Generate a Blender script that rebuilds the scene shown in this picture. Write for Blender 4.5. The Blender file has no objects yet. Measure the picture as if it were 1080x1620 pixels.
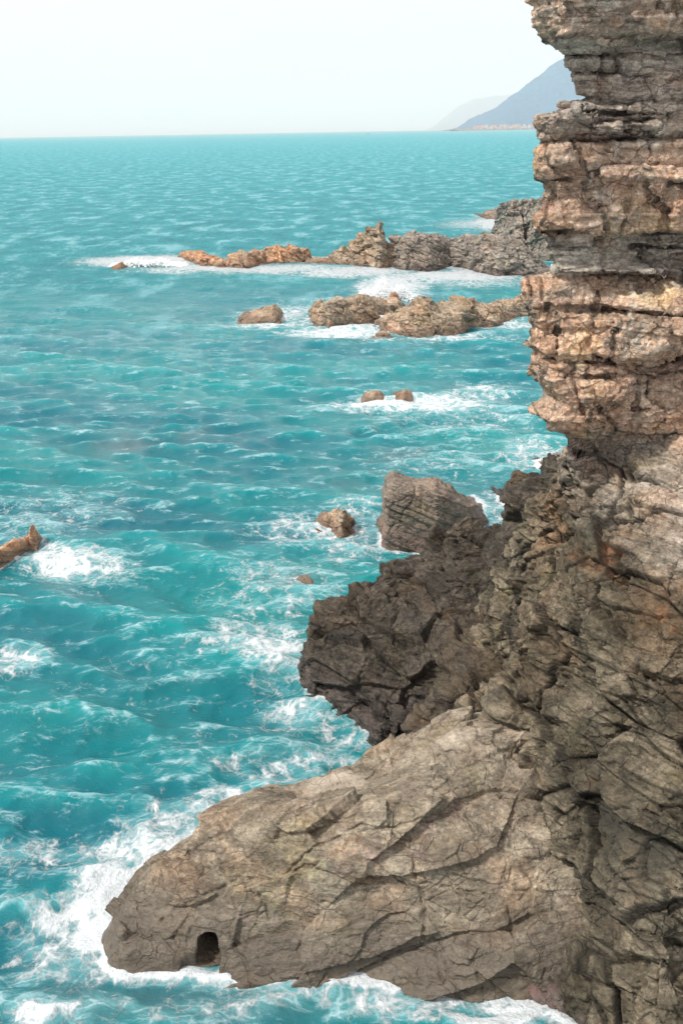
import bpy, math, random
import numpy as np
from mathutils import Matrix, Vector

# ------------------------------------------------------------------ camera
SC = bpy.context.scene
FPX, CX, CY, CAMZ = 1575.0, 540.0, 810.0, 12.0          # measured on the 1080 x 1620 photograph
PITCH, ROLL = math.radians(20.93), math.radians(-1.0)
cam_d = bpy.data.cameras.new('camera')
cam = bpy.data.objects.new('camera', cam_d)
SC.collection.objects.link(cam)
cam_d.sensor_fit = 'VERTICAL'; cam_d.sensor_height = 36.0; cam_d.lens = 36.0 * FPX / 1620.0
cam_d.clip_start = 0.1; cam_d.clip_end = 60000.0
CM = Matrix.Translation((0, 0, CAMZ)) @ Matrix.Rotation(math.pi / 2 - PITCH, 4, 'X') @ Matrix.Rotation(ROLL, 4, 'Z')
cam.matrix_world = CM
SC.camera = cam

# ------------------------------------------------------------------ sky, sun, exposure
SUN_EL, SUN_AZ = math.radians(52), math.radians(-108)     # azimuth from +Y (out to sea), negative = to the left
w = bpy.data.worlds.new("World"); SC.world = w; w.use_nodes = True
nt = w.node_tree; nt.nodes.clear()
wo = nt.nodes.new('ShaderNodeOutputWorld'); bg = nt.nodes.new('ShaderNodeBackground')
sky = nt.nodes.new('ShaderNodeTexSky'); sky.sky_type = 'NISHITA'; sky.sun_disc = False
sky.sun_elevation = SUN_EL; sky.sun_rotation = SUN_AZ
sky.air_density = 1.0; sky.dust_density = 6.0; sky.ozone_density = 1.0
tc = nt.nodes.new('ShaderNodeTexCoord')
cn = nt.nodes.new('ShaderNodeTexNoise'); cn.inputs['Scale'].default_value = 2.2; cn.inputs['Detail'].default_value = 5
mp = nt.nodes.new('ShaderNodeMapping'); mp.inputs['Scale'].default_value = (1, 1, 3.2)
cr = nt.nodes.new('ShaderNodeValToRGB')
cr.color_ramp.elements[0].position = 0.30; cr.color_ramp.elements[0].color = (6.2, 6.1, 6.3, 1)
cr.color_ramp.elements[1].position = 0.62; cr.color_ramp.elements[1].color = (7.0, 6.8, 6.8, 1)
mx = nt.nodes.new('ShaderNodeMix'); mx.data_type = 'RGBA'; mx.inputs['Factor'].default_value = 0.96
nt.links.new(tc.outputs['Generated'], mp.inputs['Vector']); nt.links.new(mp.outputs['Vector'], cn.inputs['Vector'])
nt.links.new(cn.outputs['Fac'], cr.inputs['Fac'])
nt.links.new(sky.outputs['Color'], mx.inputs['A']); nt.links.new(cr.outputs['Color'], mx.inputs['B'])
nt.links.new(mx.outputs['Result'], bg.inputs['Color']); bg.inputs['Strength'].default_value = 0.1
nt.links.new(bg.outputs['Background'], wo.inputs['Surface'])

sd = bpy.data.lights.new('sun', 'SUN'); sd.energy = 3.0; sd.angle = math.radians(7); sd.color = (1.0, 0.95, 0.88)
so = bpy.data.objects.new('sun', sd); SC.collection.objects.link(so)
sdir = Vector((math.sin(SUN_AZ) * math.cos(SUN_EL), math.cos(SUN_AZ) * math.cos(SUN_EL), math.sin(SUN_EL)))
so.rotation_euler = sdir.to_track_quat('Z', 'Y').to_euler(); so.location = (-20, 0, 40)
SC.view_settings.view_transform = 'Standard'; SC.view_settings.look = 'None'
SC.view_settings.exposure = 0.62; SC.view_settings.gamma = 1.0
SC.cycles.use_denoising = True
SC.cycles.use_adaptive_sampling = True; SC.cycles.adaptive_threshold = 0.01; SC.cycles.max_bounces = 4; SC.cycles.sample_clamp_direct = 6; SC.cycles.sample_clamp_indirect = 3; SC.cycles.volume_bounces = 1
SC.cycles.caustics_reflective = False; SC.cycles.caustics_refractive = False

# ------------------------------------------------------------------ measuring helpers
R3 = np.array(CM.to_3x3())
def ray(px, py):
    return R3 @ np.array([(px - CX) / FPX, -(py - CY) / FPX, -1.0])
def at(px, py, Y):                       # the point seen at a pixel, Y metres ahead
    d = ray(px, py); t = Y / d[1]
    return np.array([d[0] * t, Y, CAMZ + d[2] * t])
def atz(px, py, z=0.0):                  # the point seen at a pixel, at height z
    d = ray(px, py); t = (z - CAMZ) / d[2]
    return np.array([d[0] * t, d[1] * t, z])

# ------------------------------------------------------------------ noise in numpy
rng = np.random.default_rng(7)
NL = 64
LAT = rng.random((NL, NL, NL)).astype(np.float32) * 2 - 1
def vnoise(p):
    i = np.floor(p).astype(np.int32); f = (p - i).astype(np.float32)
    u = f * f * f * (f * (f * 6 - 15) + 10)
    i &= NL - 1; j = (i + 1) & (NL - 1)
    x0, y0, z0 = i[:, 0], i[:, 1], i[:, 2]; x1, y1, z1 = j[:, 0], j[:, 1], j[:, 2]
    ux, uy, uz = u[:, 0], u[:, 1], u[:, 2]
    a = LAT[x0, y0, z0] * (1 - ux) + LAT[x1, y0, z0] * ux
    b = LAT[x0, y1, z0] * (1 - ux) + LAT[x1, y1, z0] * ux
    c = LAT[x0, y0, z1] * (1 - ux) + LAT[x1, y0, z1] * ux
    d = LAT[x0, y1, z1] * (1 - ux) + LAT[x1, y1, z1] * ux
    e = a * (1 - uy) + b * uy; g = c * (1 - uy) + d * uy
    return e * (1 - uz) + g * uz
ROT = np.array([[0.8, 0.5, -0.33], [-0.55, 0.83, -0.06], [0.24, 0.23, 0.94]])
def fbm(p, octaves=4, gain=0.5, ridged=False):
    s = np.zeros(len(p), np.float32); a = 1.0; q = np.asarray(p, np.float64) + 11.3; t = 0
    for _ in range(octaves):
        n = vnoise(q)
        if ridged: n = 1 - 2 * np.abs(n)
        s += a * n; t += a; a *= gain; q = (q @ ROT.T) * 2.03 + 5.17
    return s / t
FJ = rng.random((32, 32, 32, 3)).astype(np.float32)
FG = rng.normal(size=(32, 32, 32, 3)).astype(np.float32)
FR = rng.random((32, 32, 32)).astype(np.float32)
def facets(p, scale):
    """fractured rock: each cell is a tilted flat face; returns (offset, random level, distance to the joint)"""
    q = (p * np.asarray(scale)).astype(np.float32)
    i0 = np.floor(q).astype(np.int32); n = len(q)
    b1 = np.full(n, 1e9, np.float32); b2 = np.full(n, 1e9, np.float32)
    off = np.zeros(n, np.float32); lev = np.zeros(n, np.float32)
    for dx in (-1, 0, 1):
        for dy in (-1, 0, 1):
            for dz in (-1, 0, 1):
                c = i0 + np.array([dx, dy, dz], np.int32); k = c & 31
                v = q - c - FJ[k[:, 0], k[:, 1], k[:, 2]]
                d = np.einsum('ij,ij->i', v, v)
                m = d < b1
                b2 = np.where(m, b1, np.minimum(b2, d)); b1 = np.where(m, d, b1)
                g = np.einsum('ij,ij->i', v, FG[k[:, 0], k[:, 1], k[:, 2]])
                off = np.where(m, g, off); lev = np.where(m, FR[k[:, 0], k[:, 1], k[:, 2]], lev)
    return np.clip(off, -1.5, 1.5), lev - 0.5, np.sqrt(b2) - np.sqrt(b1)
def slabs(p, nrm, along, across):
    n = np.array(nrm, float); n /= np.linalg.norm(n); a = np.cross(n, (0, 1, 0.2)); a /= np.linalg.norm(a); b = np.cross(n, a)
    return facets(np.column_stack([p @ a, p @ b, p @ n]), (along, along, across))
def hit(px, py, Hf, y0=8.0, y1=30.0):
    ys = np.arange(y0, y1, 0.02); d = ray(px, py); t = ys / d[1]
    x = d[0] * t; z = CAMZ + d[2] * t; k = np.argmax(z < np.maximum(Hf(x, ys), -0.2)); return np.array([x[k], ys[k], z[k]])
def groove(v, lines, width, depth, wob=0.05):
    d = np.zeros(len(v)); vv = v + wob * np.column_stack([fbm(v * 3 + 1, 3), fbm(v * 3 + 21, 3), fbm(v * 3 + 41, 3)])
    for P in lines:
        for a, b in zip(P[:-1], P[1:]):
            lo = np.minimum(a, b) - 0.5; hi = np.maximum(a, b) + 0.5
            m = np.where(((vv > lo) & (vv < hi)).all(1))[0]
            if not len(m): continue
            ab = b - a; ap = vv[m] - a; t = np.clip(ap @ ab / (ab @ ab), 0, 1)
            r = np.linalg.norm(ap - t[:, None] * ab, axis=1)
            d[m] = np.minimum(d[m], -depth * np.exp(-(r / width) ** 2))
    return d
H1 = rng.random(4096).astype(np.float32)
def layers(q, T, soft=0.18):
    """strata: a random level per bed with steep risers"""
    u = q / T; i = np.floor(u).astype(np.int64); f = u - i
    t = np.clip((f - (1 - soft)) / soft, 0, 1); t = t * t * (3 - 2 * t)
    return (H1[i & 4095] * (1 - t) + H1[(i + 1) & 4095] * t) - 0.5
def sstep(a, b, x):
    t = np.clip((x - a) / (b - a), 0, 1); return t * t * (3 - 2 * t)

def tps(pts, lam=1e-3):
    P = np.array(pts, float); n = len(P)
    def U(r2): return r2 * np.log(r2 + 1e-9)
    D = ((P[:, None, :2] - P[None, :, :2]) ** 2).sum(-1)
    A = np.zeros((n + 3, n + 3)); A[:n, :n] = U(D) + lam * np.eye(n)
    A[:n, n] = 1; A[:n, n + 1:] = P[:, :2]; A[n, :n] = 1; A[n + 1:, :n] = P[:, :2].T
    s = np.linalg.solve(A, np.concatenate([P[:, 2], [0, 0, 0]]))
    def f(x, y):
        x = np.asarray(x, float); y = np.asarray(y, float)
        r = np.full(x.shape, s[n]) + s[n + 1] * x + s[n + 2] * y
        for k in range(n): r += s[k] * U((x - P[k, 0]) ** 2 + (y - P[k, 1]) ** 2)
        return r
    return f

# ------------------------------------------------------------------ implicit solid -> mesh
def surface_nets(F, org, h):
    F[0] = F[-1] = 1; F[:, 0] = F[:, -1] = 1; F[:, :, 0] = F[:, :, -1] = 1
    S = F < 0
    cnt = np.zeros(tuple(n - 1 for n in F.shape), np.uint8)
    for a in (0, 1):
        for b in (0, 1):
            for c in (0, 1):
                cnt += S[a:S.shape[0] - 1 + a, b:S.shape[1] - 1 + b, c:S.shape[2] - 1 + c]
    I = np.argwhere((cnt > 0) & (cnt < 8)).astype(np.int32)
    vid = np.full(cnt.shape, -1, np.int32); vid[I[:, 0], I[:, 1], I[:, 2]] = np.arange(len(I))
    acc = np.zeros((len(I), 3)); num = np.zeros(len(I))
    C = [(a, b, c) for a in (0, 1) for b in (0, 1) for c in (0, 1)]
    V = {c: F[I[:, 0] + c[0], I[:, 1] + c[1], I[:, 2] + c[2]] for c in C}
    for c in C:
        for ax in range(3):
            if c[ax] == 0:
                e = list(c); e[ax] = 1; e = tuple(e)
                m = (V[c] < 0) != (V[e] < 0)
                t = np.where(m, V[c] / np.where(m, V[c] - V[e], 1), 0)
                q = np.tile(np.array(c, float), (len(I), 1)); q[:, ax] = t
                acc[m] += q[m]; num[m] += 1
    verts = (I + acc / num[:, None]) * h + np.array(org)
    quads = []
    for ax in range(3):
        s0 = [slice(None)] * 3; s1 = [slice(None)] * 3; s0[ax] = slice(0, -1); s1[ax] = slice(1, None)
        E = np.argwhere(S[tuple(s0)] != S[tuple(s1)])
        inside = S[E[:, 0], E[:, 1], E[:, 2]]
        b, c = [(1, 2), (2, 0), (0, 1)][ax]
        o = []
        for db, dc in ((-1, -1), (0, -1), (0, 0), (-1, 0)):
            q = E.copy(); q[:, b] += db; q[:, c] += dc; o.append(vid[q[:, 0], q[:, 1], q[:, 2]])
        Q = np.stack(o, 1); Q[~inside] = Q[~inside][:, ::-1]
        quads.append(Q)
    return verts, np.concatenate(quads)

def subdivide(v, q):
    n = len(v)
    e = np.stack([q, np.roll(q, -1, 1)], -1).reshape(-1, 2); e.sort(1)
    key = e[:, 0].astype(np.int64) * n + e[:, 1]
    u, inv = np.unique(key, return_inverse=True)
    em = (v[u // n] + v[u % n]) * 0.5
    fm = v[q].mean(1)
    ei = (n + inv.reshape(-1, 4)); fi = n + len(u) + np.arange(len(q))
    nq = np.concatenate([np.stack([q[:, k], ei[:, k], fi, ei[:, k - 1]], 1) for k in range(4)])
    return np.concatenate([v, em, fm]), nq

def normals(v, q):
    n = np.cross(v[q[:, 2]] - v[q[:, 0]], v[q[:, 3]] - v[q[:, 1]])
    N = np.zeros_like(v)
    for k in range(4):
        for a in range(3): N[:, a] += np.bincount(q[:, k], n[:, a], len(v))
    return N / (np.linalg.norm(N, axis=1)[:, None] + 1e-9)

def make_mesh(name, v, q, mat, attrs=None, smooth=True):
    me = bpy.data.meshes.new(name)
    me.vertices.add(len(v)); me.vertices.foreach_set('co', np.asarray(v, np.float32).ravel())
    k = q.shape[1]
    me.loops.add(q.size); me.loops.foreach_set('vertex_index', q.astype(np.int32).ravel())
    me.polygons.add(len(q)); me.polygons.foreach_set('loop_start', np.arange(0, q.size, k, dtype=np.int32))
    me.polygons.foreach_set('use_smooth', np.full(len(q), smooth))
    me.update(calc_edges=True)
    for an, av in (attrs or {}).items():
        a = me.attributes.new(an, 'FLOAT', 'POINT'); a.data.foreach_set('value', np.asarray(av, np.float32))
    for m in (mat if isinstance(mat, (list, tuple)) else [mat]): me.materials.append(m)
    o = bpy.data.objects.new(name, me); SC.collection.objects.link(o)
    return o

def tag(o, label=None, cat=None, group=None, kind=None):
    if label: o['label'] = label
    if cat: o['category'] = cat
    if group: o['group'] = group
    if kind: o['kind'] = kind
    return o

# ------------------------------------------------------------------ materials
class NT:
    def __init__(s, name):
        s.m = bpy.data.materials.new(name); s.m.use_nodes = True; s.t = s.m.node_tree
        s.b = s.t.nodes['Principled BSDF']; s.out = s.t.nodes['Material Output']
    def n(s, typ, **kw):
        x = s.t.nodes.new('ShaderNode' + typ)
        for k, v in kw.items(): setattr(x, k, v)
        return x
    def set(s, sock, v):
        if isinstance(v, bpy.types.NodeSocket): s.t.links.new(v, sock)
        else:
            if hasattr(sock.default_value, '__len__') and not isinstance(v, str) and len(sock.default_value) == 4 and len(v) == 3: v = (*v, 1)
            sock.default_value = v
    def math(s, op, a, b=None, c=None, clamp=False):
        x = s.n('Math', operation=op, use_clamp=clamp); s.set(x.inputs[0], a)
        if b is not None: s.set(x.inputs[1], b)
        if c is not None: s.set(x.inputs[2], c)
        return x.outputs[0]
    def mix(s, f, a, b, mode='MIX'):
        x = s.n('Mix', data_type='RGBA', blend_type=mode); s.set(x.inputs['Factor'], f); s.set(x.inputs['A'], a); s.set(x.inputs['B'], b)
        return x.outputs['Result']
    def ramp(s, v, lo, hi, a=0.0, b=1.0, smooth=True):
        x = s.n('MapRange', interpolation_type='SMOOTHSTEP' if smooth else 'LINEAR')
        s.set(x.inputs['Value'], v); s.set(x.inputs['From Min'], lo); s.set(x.inputs['From Max'], hi)
        s.set(x.inputs['To Min'], a); s.set(x.inputs['To Max'], b); return x.outputs['Result']
    def pos(s): return s.n('TexCoord').outputs['Object']
    def mapping(s, v, scale=(1, 1, 1), rot=(0, 0, 0), loc=(0, 0, 0)):
        x = s.n('Mapping'); s.set(x.inputs['Vector'], v); x.inputs['Scale'].default_value = scale
        x.inputs['Rotation'].default_value = rot; x.inputs['Location'].default_value = loc; return x.outputs[0]
    def noise(s, v, scale, detail=5, rough=0.55, dist=0.0):
        x = s.n('TexNoise'); s.set(x.inputs['Vector'], v); x.inputs['Scale'].default_value = scale
        x.inputs['Detail'].default_value = detail; x.inputs['Roughness'].default_value = rough; x.inputs['Distortion'].default_value = dist
        return x.outputs['Fac']
    def warp(s, v, scale, amt, detail=3):
        x = s.n('TexNoise'); s.set(x.inputs['Vector'], v); x.inputs['Scale'].default_value = scale; x.inputs['Detail'].default_value = detail
        a = s.n('VectorMath', operation='SUBTRACT'); s.set(a.inputs[0], x.outputs['Color']); a.inputs[1].default_value = (.5, .5, .5)
        b = s.n('VectorMath', operation='MULTIPLY_ADD'); s.set(b.inputs[0], a.outputs[0]); b.inputs[1].default_value = (amt,) * 3; s.set(b.inputs[2], v)
        return b.outputs[0]
    def edge(s, v, scale, rnd=1.0):
        x = s.n('TexVoronoi', feature='DISTANCE_TO_EDGE'); s.set(x.inputs['Vector'], v); x.inputs['Scale'].default_value = scale
        x.inputs['Randomness'].default_value = rnd; return x.outputs['Distance']
    def chips(s, v, scale):
        x = s.n('TexVoronoi', feature='F1'); s.set(x.inputs['Vector'], v); x.inputs['Scale'].default_value = scale
        a = s.n('VectorMath', operation='SUBTRACT'); s.set(a.inputs[0], v); s.set(a.inputs[1], x.outputs['Position'])
        b = s.n('VectorMath', operation='SUBTRACT'); s.set(b.inputs[0], x.outputs['Color']); b.inputs[1].default_value = (.5, .5, .5)
        d = s.n('VectorMath', operation='DOT_PRODUCT'); s.set(d.inputs[0], a.outputs[0]); s.set(d.inputs[1], b.outputs[0])
        return s.math('MULTIPLY_ADD', s.n('SeparateColor').outputs[0] if False else d.outputs['Value'], scale, 0.0), x.outputs['Color']
    def attr(s, name): return s.n('Attribute', attribute_name=name).outputs['Fac']
    def bump(s, h, strength, dist, nrm=None):
        x = s.n('Bump'); s.set(x.inputs['Height'], h); x.inputs['Strength'].default_value = strength; x.inputs['Distance'].default_value = dist
        if nrm is not None: s.set(x.inputs['Normal'], nrm)
        return x.outputs[0]

def rock_material(name, pale, mid, dark, rust, k=1.0, beds=((0, 0, 0), (1.2, 1.2, 9)), wet=0.35, alga=(0.20, 0.12, 0.11), crack=0.6, size=1.0, bumpd=0.07):
    """k: detail frequency per metre; beds: (rotation, scale) of the foliation"""
    M = NT(name); P = M.pos()
    pw = M.warp(P, 0.9 * k, 0.35 / k)
    big = M.noise(P, 0.55 * k, 4); med = M.noise(pw, 2.3 * k, 6, 0.62); fin = M.noise(P, 13 * k, 6, 0.7); gr = M.noise(P, 48 * k, 3, 0.7)
    bed = M.noise(M.mapping(pw, beds[1], beds[0]), 1.6 * k, 6, 0.62)
    bed2 = M.noise(M.mapping(M.warp(P, 2 * k, 0.12 / k), tuple(3.1 * b for b in beds[1]), beds[0]), 1.7 * k, 5, 0.6)
    c = M.mix(M.ramp(M.math('MULTIPLY_ADD', med, 0.6, M.math('MULTIPLY', big, 0.4)), 0.36, 0.62), mid, pale)
    c = M.mix(M.math('MULTIPLY', M.ramp(bed, 0.40, 0.62), 0.75), c, M.mix(0.5, dark, mid))
    c = M.mix(M.math('MULTIPLY', M.ramp(bed2, 0.50, 0.70), 0.55), c, dark)
    rm = M.math('MULTIPLY', M.attr('warm'), M.ramp(M.noise(pw, 1.5 * k, 5, 0.65), 0.28, 0.55))
    c = M.mix(rm, c, M.mix(M.ramp(fin, 0.35, 0.65), rust, M.mix(0.5, pale, rust)))
    for sc_, seed_, lo_, tint_ in ((0.8, 3.0, 0.52, (1.12, 0.95, 0.85)), (0.7, 11.0, 0.54, (0.97, 1.0, 0.82)), (1.1, 23.0, 0.56, (0.98, 0.88, 1.0)), (0.9, 37.0, 0.55, (1.38, 1.36, 1.32))):
        tn = M.ramp(M.noise(M.mapping(pw, (1, 1, 1.4), beds[0], (seed_, seed_, 0)), sc_ * k, 6, 0.68), lo_, lo_ + 0.12)
        c = M.mix(M.math('MULTIPLY', tn, 0.75), c, M.mix(1.0, c, tint_, 'MULTIPLY'))
    sv = M.noise(M.mapping(M.warp(P, 2 * k, 0.1 / k), (5.5, 5.5, 0.8)), 1.0 * k, 6, 0.7)
    c = M.mix(M.math('MULTIPLY', M.attr('warm'), 0.8), c, M.mix(1.0, c, M.mix(M.ramp(sv, 0.36, 0.62, smooth=False), (0.62, 0.58, 0.55), (1.34, 1.32, 1.28)), 'MULTIPLY'))
    hb_ = M.noise(M.mapping(M.warp(P, 1.3 * k, 0.16 / k, 4), (0.7, 0.7, 8)), 1.0 * k, 7, 0.7)
    c = M.mix(M.math('MULTIPLY', M.attr('wall'), 0.55), c, M.mix(1.0, c, M.mix(M.ramp(hb_, 0.38, 0.60, smooth=False), (0.50, 0.47, 0.45), (1.30, 1.28, 1.26)), 'MULTIPLY'))
    # mineral stain with blotches of its own
    st = M.ramp(M.noise(M.warp(P, 1.6 * k, 0.5 / k), 1.15 * k, 7, 0.7), 0.53, 0.66)
    c = M.mix(M.math('MULTIPLY', st, 0.65), c, dark)
    li = M.ramp(M.noise(M.warp(P, 3 * k, 0.3 / k), 3.3 * k, 6, 0.7), 0.60, 0.72)
    c = M.mix(M.math('MULTIPLY', li, 0.5), c, tuple(min(1, 1.25 * x) for x in pale))
    c = M.mix(1.0, c, M.mix(M.ramp(fin, 0.30, 0.70, smooth=False), (0.52, 0.52, 0.52), (1.45, 1.45, 1.42)), 'MULTIPLY')
    c = M.mix(1.0, c, M.mix(M.ramp(gr, 0.30, 0.70, smooth=False), (0.72, 0.72, 0.72), (1.25, 1.25, 1.25)), 'MULTIPLY')
    # open joints
    e1 = M.edge(M.mapping(M.warp(P, 1.4 * k, 0.55 / k, 5), (1, 1, 1.5), beds[0]), 0.75 * k)
    e2 = M.edge(M.mapping(M.warp(P, 3 * k, 0.3 / k, 5), (1, 1, 1.7), beds[0]), 2.6 * k)
    brk = M.ramp(M.noise(P, 1.1 * k, 3), 0.42, 0.6)
    ck = M.math('MULTIPLY', M.ramp(e1, 0.0, 0.035, 1, 0), brk)
    ck2 = M.math('MULTIPLY', M.ramp(e2, 0.0, 0.05, 1, 0), M.ramp(M.noise(P, 1.7 * k, 3), 0.45, 0.6))
    cks = M.math('MAXIMUM', ck, M.math('MULTIPLY', ck2, 0.6))
    c = M.mix(M.math('MULTIPLY', cks, crack), c, tuple(0.35 * x for x in dark))
    c = M.mix(M.math('MULTIPLY', M.attr('joint'), M.ramp(fin, 0.25, 0.5, 0.55, 1.0)), c, (0.030, 0.026, 0.022))
    c = M.mix(M.attr('schist'), c, M.mix(1.0, c, M.mix(M.ramp(big, 0.4, 0.6), (0.23, 0.215, 0.17), (0.44, 0.40, 0.325)), 'MULTIPLY'))
    c = M.mix(M.attr('vein_skylit'), c, (0.62, 0.55, 0.46))
    c = M.mix(M.attr('stain'), c, (0.55, 0.22, 0.09))
    c = M.mix(M.math('MULTIPLY', M.attr('dark_patch'), M.ramp(med, 0.25, 0.5, 0.4, 0.95)), c, (0.045, 0.043, 0.034))
    # the wet band the waves reach
    sx = M.n('SeparateXYZ'); M.set(sx.inputs[0], P)
    zz = M.math('ADD', sx.outputs[2], M.math('MULTIPLY', M.math('SUBTRACT', M.noise(P, 0.9 * k, 5, 0.65), 0.5), 0.9 * size))
    wt = M.ramp(zz, wet * size * 1.25, wet * size * 0.35)
    c = M.mix(M.math('MULTIPLY', wt, 0.8), c, M.mix(M.ramp(med, 0.35, 0.6), tuple(0.42 * x for x in mid), alga))
    M.set(M.b.inputs['Base Color'], c)
    M.set(M.b.inputs['Roughness'], M.ramp(wt, 0, 1, 0.88, 0.25)); M.b.inputs['Specular IOR Level'].default_value = 0.35
    cv = M.mapping(M.warp(P, 2.5 * k, 0.10 / k, 4), tuple(0.55 + 0.45 * min(b, 3) / 1.0 if b > 2 else 1.0 for b in beds[1]), beds[0])
    h1, _c1 = M.chips(cv, 3.6 * k); h2, _c2 = M.chips(cv, 10.5 * k)
    hgt = M.math('MULTIPLY_ADD', h1, 0.9, M.math('MULTIPLY', bed, 0.35))
    hgt = M.math('MULTIPLY_ADD', h2, 0.32, hgt); hgt = M.math('MULTIPLY_ADD', med, 0.4, hgt)
    hgt = M.math('SUBTRACT', M.math('MULTIPLY_ADD', fin, 0.42, hgt), M.math('MULTIPLY', cks, 0.5))
    hgt = M.math('MULTIPLY_ADD', bed2, 0.35, hgt); hgt = M.math('MULTIPLY_ADD', gr, 0.16, hgt)
    M.set(M.b.inputs['Normal'], M.bump(hgt, 1.0, bumpd / k))
    return M.m

CLIFF_M = rock_material('cliff rock', (0.56, 0.52, 0.46), (0.31, 0.285, 0.24), (0.055, 0.050, 0.043), (0.60, 0.345, 0.205), 1.0, ((0, 0.42, 0), (0.9, 0.9, 6)), wet=0.3)
OUT_M = rock_material('outcrop rock', (0.38, 0.325, 0.25), (0.19, 0.157, 0.115), (0.085, 0.068, 0.05), (0.36, 0.20, 0.14), 1.0, ((0.5, -0.35, 0), (0.8, 2.2, 5)), wet=0.95, alga=(0.075, 0.06, 0.045), crack=0.4, bumpd=0.05)
DARK_M = rock_material('dark rock', (0.125, 0.104, 0.078), (0.042, 0.035, 0.027), (0.024, 0.022, 0.020), (0.17, 0.105, 0.05), 1.2, ((0.2, 0.5, 0), (0.9, 0.9, 6)), wet=0.7, alga=(0.085, 0.065, 0.057))
SEA_M = rock_material('sea rock', (0.54, 0.44, 0.33), (0.33, 0.255, 0.18), (0.08, 0.067, 0.056), (0.60, 0.30, 0.16), 0.42, ((0, 0.5, 0), (1, 1, 5)), wet=0.3, alga=(0.22, 0.14, 0.095), size=1.2)
GREY_M = rock_material('grey sea rock', (0.46, 0.40, 0.335), (0.265, 0.235, 0.205), (0.07, 0.062, 0.06), (0.38, 0.26, 0.19), 0.42, ((0, 0.5, 0), (1, 1, 5)), wet=0.35, alga=(0.15, 0.10, 0.08), size=1.4)
BOUL_M = rock_material('boulder rock', (0.31, 0.26, 0.21), (0.19, 0.155, 0.13), (0.07, 0.062, 0.055), (0.33, 0.23, 0.17), 0.8, ((0, 0.5, 0), (1, 1, 4)), wet=0.7, alga=(0.22, 0.13, 0.10))

# ------------------------------------------------------------------ the cliff
def prof(pairs):                                        # (py, Y) at a column -> Y as a function of z
    a = np.array([(at(960, py, Y)[2], Y) for py, Y in pairs]); a = a[np.argsort(a[:, 0])]
    return a[:, 0], a[:, 1]
SIL = [(820, -60), (833, 0), (845, 12), (838, 20), (848, 40), (858, 60), (880, 76), (895, 96), (903, 118), (910, 130), (910, 148), (938, 156), (950, 169),
       (850, 170.5), (843, 182), (843, 197), (852, 205), (854, 222), (856, 227), (846, 236), (842, 268), (845, 283), (862, 289), (858, 305), (853, 325), (843, 348), (843, 371), (864, 377), (868, 398), (872, 436),
       (831, 440), (827, 460), (827, 488), (836, 496), (832, 520), (829, 542), (840, 556), (833, 570), (836, 592), (850, 607), (856, 620), (846, 634), (834, 645), (840, 656), (862, 663), (885, 672), (891, 690), (896, 712), (893, 740), (880, 900)]
YS = 17.3
sil = np.array([at(px, py, YS)[[0, 2]] for px, py in SIL]); o_ = np.argsort(sil[:, 1], kind='stable'); silz, silx = sil[o_, 1], sil[o_, 0]
YFP = prof([(-90, 16.2), (-30, 16.0), (40, 16.15), (58, 16.4), (75, 16.95), (110, 17.1), (166, 17.25), (170, 16.75), (196, 16.7), (212, 16.85), (224, 17.15), (229, 16.65), (262, 16.7), (266, 16.8), (284, 16.65), (292, 16.8), (330, 16.75),
            (372, 16.7), (379, 17.1), (392, 16.95), (420, 17.05), (437, 17.15), (443, 16.5), (492, 16.45), (498, 16.65), (504, 16.45), (566, 16.3), (574, 16.55), (584, 16.4), (640, 16.3), (676, 16.35), (692, 16.9), (720, 17.2), (760, 17.4)])
def L(px, py, Y): return at(px, py, Y)
def behind(p, dy, dz, dx=0.0): return np.array([p[0] + dx, p[1] + dy, p[2] + dz])
SLP = [L(900, 1600, 10.75), L(1000, 1615, 10.35), L(1080, 1600, 10.2), L(960, 1510, 11.05), L(1070, 1510, 10.55),
       L(880, 1390, 12.55), L(950, 1455, 11.75), L(1080, 1530, 10.6),
       L(800, 1270, 14.5), L(840, 1340, 13.4), L(893, 1500, 11.75),
       L(800, 1120, 15.0), L(880, 1220, 13.35), L(1000, 1300, 11.95), L(1080, 1400, 11.15), L(960, 1380, 11.9),
       L(1000, 1150, 13.0), L(1080, 1200, 12.3), L(850, 1010, 15.6), L(940, 1000, 14.6), L(1060, 1000, 13.6),
       L(890, 900, 16.2), L(1000, 880, 15.1), L(1080, 850, 14.8), L(930, 800, 17.0), L(1040, 760, 16.3), L(900, 740, 17.9), L(1000, 700, 17.3), L(1080, 680, 17.0),
       L(760, 1150, 15.7)]
RIDGE = [L(868, 930, 17.0), L(832, 1005, 16.5), L(788, 1075, 16.2), L(735, 1116, 16.1), L(866, 850, 18.0), L(846, 775, 19.2)]
SLP += [L(840, 1060, 15.5), L(905, 748, 18.3), L(875, 775, 18.6)]
SLP += RIDGE + [behind(p, 0.8, -1.9, -0.4) for p in RIDGE[:4]] + [behind(p, 1.6, -3.2, -0.9) for p in RIDGE[:4]] + [behind(p, 0.8, -1.8, -0.6) for p in RIDGE[4:]]
SLP += [behind(L(895, 735, 18.4), 1.0, -1.2, -0.3)] + [np.array(p) for p in ((0.6, 19.5, -1.5), (2.4, 20.5, -1.2), (4.5, 22.5, 0.5), (9.5, 10.5, 6.0), (9.5, 21.0, 9.0), (6.5, 9.0, 0.0), (4.2, 9.3, -1.0), (1.6, 12.0, -0.8), (2.4, 10.2, -1.2), (0.0, 17.6, -1.2), (0.2, 14.5, -1.0))]
H_slope = tps(SLP, 0.02)

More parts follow.
